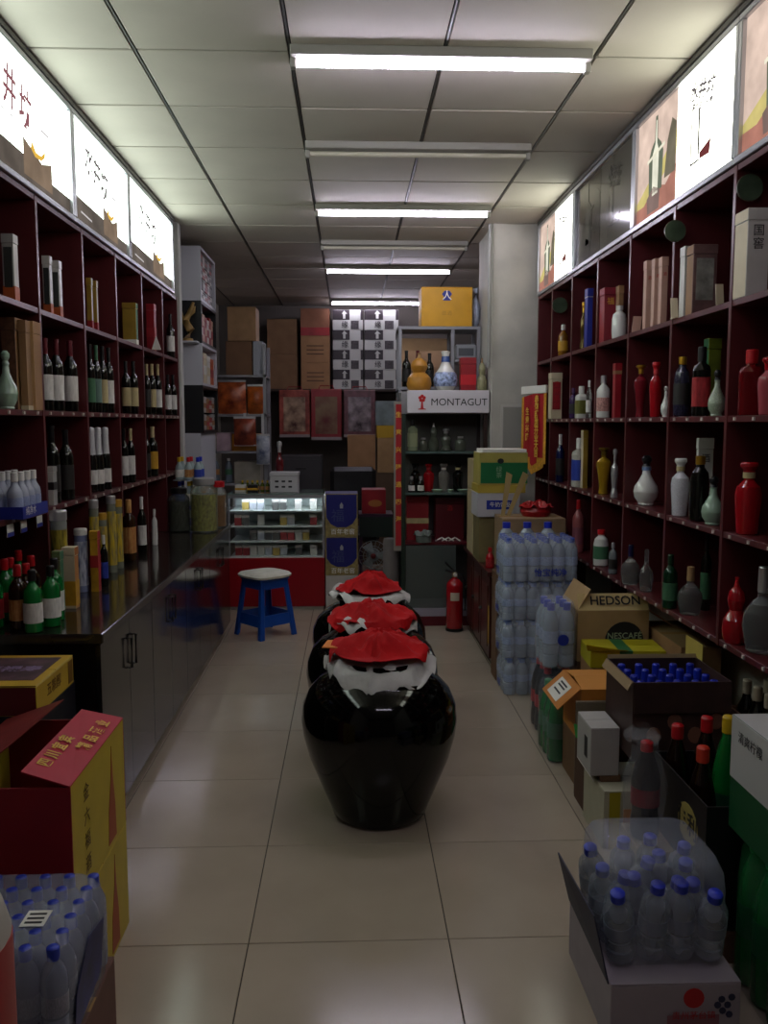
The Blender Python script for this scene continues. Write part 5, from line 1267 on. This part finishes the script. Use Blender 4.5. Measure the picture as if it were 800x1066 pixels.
carton('plain brown carton under the yellow green box', 1.11, 1.40, 3.84, 4.05, 0, .424, CARD, tape=False)
t = carton('bright yellow box with green stripe lying before the coffee carton', 1.105, 1.45, 3.83, 4.05, .425, .505, M('lemon yellow board', 'b0a51c', .5, var=.08), tape=False, rz=-.06)
part('green_stripe', G().box(-.04, .02, -.1105, .1105, -.0002, .0805), M('stripe green', '2c6a3c', .5), t)
part('raised_flap', G().add([(-.187,-.11,.08),(-.0,-.11,.08),(-.06,-.16,.098),(-.20,-.14,.115),(-.187,-.11,.083),(-.0,-.11,.083),(-.06,-.16,.101),(-.20,-.14,.118)], [(0,1,2,3),(4,7,6,5),(0,4,5,1),(1,5,6,2),(2,6,7,3),(3,7,4,0)]), M('lemon yellow board', 'b0a51c'), t)
carton('brown carton leaning space below the yellow paper under the right shelf', 1.47, 1.655, 3.72, 4.24, 0, .55, CARD, top=M('tan carton top', '8f734c', .7), tape=True)
carton('brown carton under the orange open carton', .955, 1.32, 3.46, 3.75, 0, .215, M('deep brown board', '6f5238', .8, var=.1), tape=False)  # plain deep brown cardboard with slight random tone
ORB = M('orange carton board b', 'b8742c', .65, var=.07)
t = carton('orange brown carton with open flaps and a white label', .955, 1.32, 3.46, 3.75, .216, .445, ORB, flaps={'left': (-42, .13), 'front': (173, .142, M('orange flap board', 'c8863c', .65)), 'back': (174, .142, M('orange flap board', 'c8863c'))})
o = part('label_sheet', G().box(-.09, .07, -.115, -.025, .0036, .0046), PAPER, [c for c in t.children if c.name.startswith('flap')][0])
lb = [c for c in t.children if c.name.startswith('flap')][0]
for q in (-.06, -.045, -.085): part('print', G().box(-.06, .04, q, q+.008, .0046, .0052), INK, lb)
# narrow brown cartons at the floor edge
carton('narrow dark brown carton on the floor before the orange carton', .925, 1.16, 3.27, 3.43, 0, .275, M('very dark board', '4e3526', .8, var=.1), tape=False)
carton('grey brown carton on end next to the green soda pack', .93, 1.15, 3.438, 3.455, 0, .40, M('grey brown board', '776a58', .8), tape=False)
t = thing('plastic_wrap_scrap', 'green plastic wrapper lying on the narrow dark carton', 'wrapper', (.985, 3.34, .276))
part('film', G().add([(-.09,-.03,.02),(-.03,-.05,.003),(.06,-.02,.004),(.03,.05,.02),(-.08,.04,.05),(-.09,-.03,.023),(-.03,-.05,.006),(.06,-.02,.007),(.03,.05,.023),(-.08,.04,.053)], [(0,1,2,3,4),(9,8,7,6,5)]+[(i,i+5,(i+1)%5+5,(i+1)%5) for i in range(5)]), M('green film', '2f7a34', .35), t)
part('film_edge', G().tube([(-.03,-.05,.005),(.0,-.06,.004),(.06,-.02,.005)], .004, 6), M('green film', '2f7a34'), t)
carton('cream box with yellow stripe standing on the floor', .915, 1.15, 2.98, 3.25, 0, .218, M('cream grey board', 'a9a48e', .6, var=.06), tape=False)
c = bpy.data.objects[[o.name for o in COL.objects if o.get('label', '').startswith('cream box with yellow')][0]]
part('yellow_stripe', G().box(-.098, -.058, -.1365, -.135, .0, .213), M('stripe yellow', 'a89a20', .55), c); part('orange_stripe', G().box(-.045, -.01, -.1365, -.135, .0, .15), M('stripe orange', 'b8701c', .55), c)
t = carton('small white box with round handle hole and open bottom flap', .885, .992, 3.06, 3.25, .243, .425, M('grey white board', 'a8a4a0', .6, var=.05), tape=False)
part('handle_slot', G().prism([(-.05, .05), (-.01, .05), (-.01, .13), (-.05, .13)], 'x', -.0547, -.0537), M('slot dark', '2a2826', .7), t)
part('open_flap', G().add([(-.0535,-.095,0),(-.0535,.095,0),(-.040,.09,-.022),(-.040,-.09,-.022),(-.0505,-.095,0),(-.0505,.095,0),(-.037,.09,-.022),(-.037,-.09,-.022)], [(0,1,2,3),(4,7,6,5),(0,4,5,1),(1,5,6,2),(2,6,7,3),(3,7,4,0)]), PAPER, t)
carton('thin brown tray under the small white box', .925, 1.0, 3.06, 3.25, .2185, .2425, CARD_D, tape=False)
# dark open carton of blue-capped bottles
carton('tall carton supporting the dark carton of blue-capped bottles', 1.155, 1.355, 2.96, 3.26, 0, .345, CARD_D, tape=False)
DKC = M('dark printed carton', '3a2724', .5, var=.35, vs=10)
t = carton('dark open carton filled with blue-capped bottles', 1.0, 1.355, 2.95, 3.27, .346, .63, DKC, flaps={'front': (-86, .11, DKC), 'left': (-60, .035, M('tan inner flap', '8d7656', .7)), 'back': (80, .015, M('cream inner flap', 'a8946c', .7))})
for k in range(4):
    part('print_dot', G().prism([(-.10+.075*k+.026*math.cos(a*PI/6), .09+.05*(k % 2)+.03*math.sin(a*PI/6)) for a in range(12)], 'y', -.1625, -.160), M('dull brown print', '7d5444', .6), t)
for i in range(5):
    for j in range(4):
        bottle('small', (1.042+.067*i, 2.998+.073*j, .3515), .06, .27, M('grey clear bottle', '8a8d92', .15, alpha=.85), CAP_B, LAB_D, 'small bottle with blue cap in the dark open carton', 'small_bottle', group='blue-capped bottles in the dark carton')
# crate of dark bottles with cream caps below the lowest right row
t = thing('bottle_crate', 'brown crate of dark bottles below the lowest right row', 'crate', (0, 0, 0))
part('crate_base', G().box(1.40, 1.655, 2.56, 3.08, .36, .372), CARD_D, t)
for b in ((1.40, 1.408, 2.56, 3.08), (1.647, 1.655, 2.56, 3.08), (1.408, 1.647, 2.56, 2.568), (1.408, 1.647, 3.072, 3.08)): part('crate_wall', G().box(*b, .372, .50), CARD_D, t)
carton('carton supporting the crate of dark bottles under the shelf', 1.41, 1.65, 2.57, 3.07, 0, .359, CARD_D, tape=False)
for i in range(3):
    for j in range(6):
        bottle('small', (1.447+.077*i, 2.612+.083*j, .3725), .068, .24, GL_DARK, M('cream cap', 'a39583', .4), LAB_R, 'dark bottle with cream cap in the crate below the right shelves', 'small_bottle', group='cream-capped bottles in the brown crate')
# cola and green soda in the black carton
BKC = M('black printed carton', '141315', .45, var=.2)
t = carton('black open carton with yellow logo holding cola bottles', 1.0, 1.29, 2.30, 2.72, .10, .47, BKC, flaps={'right': (75, .05, BKC)})
part('yellow_logo', G().prism([(.10-.18+.075*math.cos(a*PI/8), .26+.06*math.sin(a*PI/8)) for a in range(16)], 'x', -.1462, -.145), M('dull yellow logo', '9c8a4a', .5), t)
text('伊利', .075, INK, t, (-.147, -.08, .26), (PI/2, 0, -PI/2), bold=.02)
carton('flat carton beneath the black open carton', 1.0, 1.29, 2.30, 2.72, 0, .099, CARD_D, tape=False)
for k, (x, y, m, w2) in enumerate(((1.052, 2.665, CAP_R, 'rear left'), (1.145, 2.66, CAP_R, 'rear right'), (1.055, 2.47, M('orange red cap', 'c0321c', .4), 'front'))):
    bottle('cola', (x, y, .106), .088, .475+.025*(k == 1), COLA, m, LAB_R, '%s cola bottle with red cap in the black carton' % w2, 'cola_bottle', group='cola bottles in the black carton')
for k, (x, y) in enumerate(((1.165, 2.55), (1.235, 2.42))):
    bottle('soda', (x, y, .106), .085, .54, SODA, CAP_Y, M('dark green label', '12402a', .4), '%s green soda bottle with yellow cap in the black carton' % ('rear', 'front')[k], 'soda_bottle')
bottle('soda', (1.345, 2.52, .36), .085, .28, SODA, CAP_Y, M('dark green label', '12402a'), 'green soda bottle with yellow cap beside the white green carton', 'soda_bottle') if False else None
# bagged cola bottle
carton('pale carton supporting the bagged cola bottle', .885, .995, 2.50, 2.70, 0, .235, M('pale brown board', '8c7a5c', .7, var=.1), tape=False)
bottle('cola', (.93, 2.60, .2355), .09, .315, COLA, CAP_R, M('cola red label', '7a1a24', .4, var=.3), 'cola bottle with red cap wrapped in a clear bag', 'cola_bottle')
t = thing('clear_bag', 'crumpled clear plastic bag around the cola bottle', 'bag', (.928, 2.605, .2355))
def bag(rx, ry, h, seed, open_top=True):
    g = G(); n, m = 26, 10; vs = []; fs = []
    for j in range(m+1):
        v = j/m
        for i in range(n):
            a = 2*PI*i/n
            k = 1+.16*noise.noise(Vector((math.cos(a)*2+seed, math.sin(a)*2, v*4)))+.05*math.sin(7*a+v*9)
            r = (.75+.35*math.sin(PI*min(1, v*1.15))) * k * (1-.45*max(0, v-.75)*2)
            vs.append((rx*r*math.cos(a), ry*r*math.sin(a), h*v*(1+.05*math.sin(3*a+seed))))
    for j in range(m):
        for i in range(n): fs.append((j*n+i, j*n+(i+1) % n, (j+1)*n+(i+1) % n, (j+1)*n+i))
    return g.add(vs, fs)
part('bag_film', bag(.062, .064, .31, 2.0), M('crumpled clear film', 'c4c6cc', .1, alpha=.13, bump=1.0, bs=24), t, smooth=40)
part('bag_mouth', bag(.05, .05, .06, 5.0), M('crumpled clear film', 'c4c6cc'), t, smooth=40, loc=(-.01, .01, .30))
# white and green carton, green soda packs under it
t = carton('white topped green carton at the right edge', 1.055, 1.36, 1.86, 2.285, .425, .745, M('dark green carton', '0f4a26', .5, var=.1), top=M('grey white top', 'b0aeac', .55), tape=False)
part('white_band', G().box(-.1535, .1535, -.2135, .2135, .145, .319), M('grey white top', 'b0aeac'), t, bevel=.001)
text('雪碧', .09, M('pale green print b', '6f9c7a', .5), t, (-.1545, -.10, .075), (PI/2, 0, -PI/2)); text('清爽柠檬', .035, INK, t, (-.1545, .10, .27), (PI/2, 0, -PI/2))
pack('large pack of green soda bottles on the floor at the right edge', 1.20, 2.08, 0, 3, 4, .092, .42, 'soda', SODA, M('green cap', '1c7a38', .4), M('dark green label', '12402a'), name='soda_pack', film=M('green shrink film', '2c7a4a', .15, alpha=.30, bump=.5, bs=22))
# water pack on the white carton with the red seal
t = carton('white carton with red seal and open side flap at the front right', .635, .96, 1.97, 2.37, 0, .175, M('pale lilac carton', '9c929a', .6, var=.05), top=M('pale lilac carton', '9c929a'), tape=False)
part('red_seal', G().prism([(.045+.026*math.cos(a*PI/8), .135+.026*math.sin(a*PI/8)) for a in range(16)], 'y', -.2015, -.200), INKRED, t)
ftext(t, '贵州茅台镇', .022, INKRED, .045, .09, .33, .404); part('pink_bar', G().box(-.02, .11, -.2012, -.200, .06, .09), M('rose print', '8a5a64', .6), t)
for q, (dx, dz) in enumerate(((.115, .13), (.13, .115), (.118, .10), (.14, .135), (.135, .09), (.105, .115))): part('berry_print', G().prism([(dx+.009*math.cos(a*PI/4), dz+.009*math.sin(a*PI/4)) for a in range(8)], 'y', -.2012-.0001*q, -.200), M('navy faded print', '2a2c48', .6), t)
part('side_flap', G().add([(-.164,-.19,.17),(-.164,.19,.17),(-.205,.17,.325),(-.195,-.16,.33),(-.168,-.19,.17),(-.168,.19,.17),(-.209,.17,.325),(-.199,-.16,.33)], [(0,1,2,3),(4,7,6,5),(0,4,5,1),(1,5,6,2),(2,6,7,3),(3,7,4,0)]), M('dark navy flap', '23243a', .6, var=.2), t)
t = pack('loose water pack with dark blue caps on the white carton', .80, 2.18, .183, 4, 4, .076, .25, 'water', M('grey water plastic', '9ba3b2', .08, alpha=.5, coat=.5), CAP_B, M('clear grey label', '8d94aa', .3, alpha=.5), film=M('loose clear film', 'b4b8c8', .12, alpha=.26, bump=1.0, bs=12), tilt=.34)
# ================================================================ LEFT FOREGROUND
RC = M('crimson carton board', '8a0f1e', .5, var=.06); YC = M('olive yellow carton board', 'b8a030', .5, var=.06)
def redbox(label, z0, z1, flaps, group):
    t = carton(label, -1.04, -.692, 2.08, 2.58, z0, z1, YC, front=RC, side=YC, top=RC, flaps=flaps, tape=False, group=group)
    h = z1-z0
    part('flame_print', G().prism([(.06, h*.05), (.14, h*.05), (.135, h*.35), (.118, h*.62), (.110, h*.9), (.098, h*.62), (.07, h*.35)], 'x', .1742, .1752), M('brick red print', '9c4a2a', .55), t)
    for k, ch in enumerate('金六福酒'): text(ch, .05, M('brown yellow ink', '5c4416', .6), t, (.1755, -.13, h*(.80-.2*k)), (PI/2, 0, PI/2))
    part('pale_print', G().box(-.11, .0, -.2515, -.2502, h*.70, h*.72), M('faint red print', 'a03038', .6), t)
    part('gold_mark', G().box(-.16, -.10, -.2515, -.2502, h*.52, h*.70), M('dull gold mark', '8c4a2a', .6), t)
    return t
redbox('lower crimson and yellow carton of the stack on the left', 0, .326, None, 'crimson and yellow cartons on the left')
RF = M('bright crimson flap', 'b01c34', .5, var=.05)
t = redbox('upper crimson and yellow carton with open flaps on the left', .327, .652, {}, 'crimson and yellow cartons on the left')
w = .348
def flapq(p, m, name='flap'):     # a thin panel through four points
    q = [(a[0], a[1], a[2]+.0035) for a in p]
    return part(name, G().add(list(p)+q, [(0,1,2,3),(4,7,6,5),(0,4,5,1),(1,5,6,2),(2,6,7,3),(3,7,4,0)]), m, t)
fr_ = flapq([(.174,-.25,.325),(.174,.25,.325),(.056,.235,.358),(.056,-.25,.365)], RF)
flapq([(-.174,-.25,.325),(-.174,.25,.325),(.0,.25,.385),(-.02,-.25,.39)], M('dusty red flap', '7d2a26', .55, var=.15))
ang = math.atan2(.036, -.118)
for k, ch in enumerate('精品酒业'): text(ch, .042, INKGOLD, t, (.142, -.02+.06*k, .343), (.29, 0, PI/2), bold=.02)
for k, ch in enumerate('四川宜宾'): text(ch, .042, INKGOLD, t, (.090, -.17+.055*k, .3585), (.29, 0, PI/2), bold=.02)
# gift box behind on a dark carton
carton('dark blue carton behind the crimson carton stack', -1.235, -.96, 2.60, 2.98, 0, .655, M('midnight blue carton', '0a0c18', .5), tape=False)
t = carton('flat yellow and red gift box with picture top on the left pile', -1.24, -.955, 2.60, 2.95, .656, .752, YC, front=M('dark crimson board', '5a0c18', .5), side=M('golden yellow board', 'b5942a', .5), top=M('golden yellow top', 'c09a2c', .5), tape=False)
part('picture_panel', G().box(-.13, .115, -.12, .14, .0961, .0975), M('purple brown picture', '5a4048', .5, var=.5, vs=14), t)
text('福禄寿', .065, M('lilac lettering', '8d7a9c', .5), t, (.0, .0, .098), (0, 0, 0), bold=.02)
text('五粮醇', .045, M('brown lettering', '6a4a14', .6), t, (.1435, -.02, .05), (PI/2, 0, PI/2), bold=.01)
part('dark_corner', G().box(.1426, .1434, .12, .165, .01, .085), M('brown lettering', '6a4a14'), t)
# water pack on a carton, in front
carton('brown carton under the front left water pack', -.92, -.572, 1.64, 1.99, 0, .268, M('brown pink board', '6a4a40', .7, var=.08), tape=True)
t = pack('water pack with dark blue caps at the front left', -.743, 1.815, .269, 6, 6, .0555, .222, 'water', M('grey clear bottle b', '8c90a4', .12, alpha=.75), M('navy cap', '2438a8', .35), M('grey label film', '8d8c9c', .3, alpha=.9, var=.3, vs=30), film=M('hazy shrink film', 'a9adc0', .2, alpha=.38, bump=.6, bs=22))
part('barcode_sheet', G().box(.045, .095, -.07, -.01, .2255, .227), PAPER, t)
for k in range(3): part('barcode_line', G().box(.052, .088, -.060+.016*k, -.053+.016*k, .227, .2276), INK, t)
part('side_print', G().prism([(-.13, .02), (.06, .04), (.09, .15), (-.02, .17), (-.11, .10)], 'x', .1725, .1735), M('navy side print', '23265c', .5, var=.6, vs=14), t)
text('娃哈哈', .05, M('grey lettering', '4a4856', .5), t, (.06, -.1735, .06), (PI/2, 0, 0))
# white and red canister at the left edge, on its own carton
carton('white carton under the red and white canister at the left edge', -.74, -.515, 1.08, 1.34, 0, .53, M('dull white board', '8f8a86', .6), tape=False)
t = thing('oil_canister', 'white canister with red sides cut off by the left edge', 'canister', (-.605, 1.22, .531))
part('body', G().lathe([(0,0),(.085,0),(.095,.01),(.095,.26),(.085,.30),(.05,.325),(.035,.33)], 26, sq=.8), M('off white canister', 'b0aaa0', .35), t, smooth=45)
part('red_wrap', G().lathe([(.0945,.03),(.0965,.03),(.0965,.25),(.0945,.25)], 26, sq=.8), M('canister red', '9c1c1c', .4), t, smooth=40)
part('pale_front', G().prism([(-.06,.04),(.06,.04),(.06,.24),(-.06,.24)], 'y', -.0985, -.0965), M('off white canister', 'b0aaa0'), t)
part('screw_lid', G().lathe([(0,.325),(.055,.325),(.055,.375),(.048,.382),(0,.382)], 22), M('pale lid', 'bcb8ae', .4), t, smooth=40)
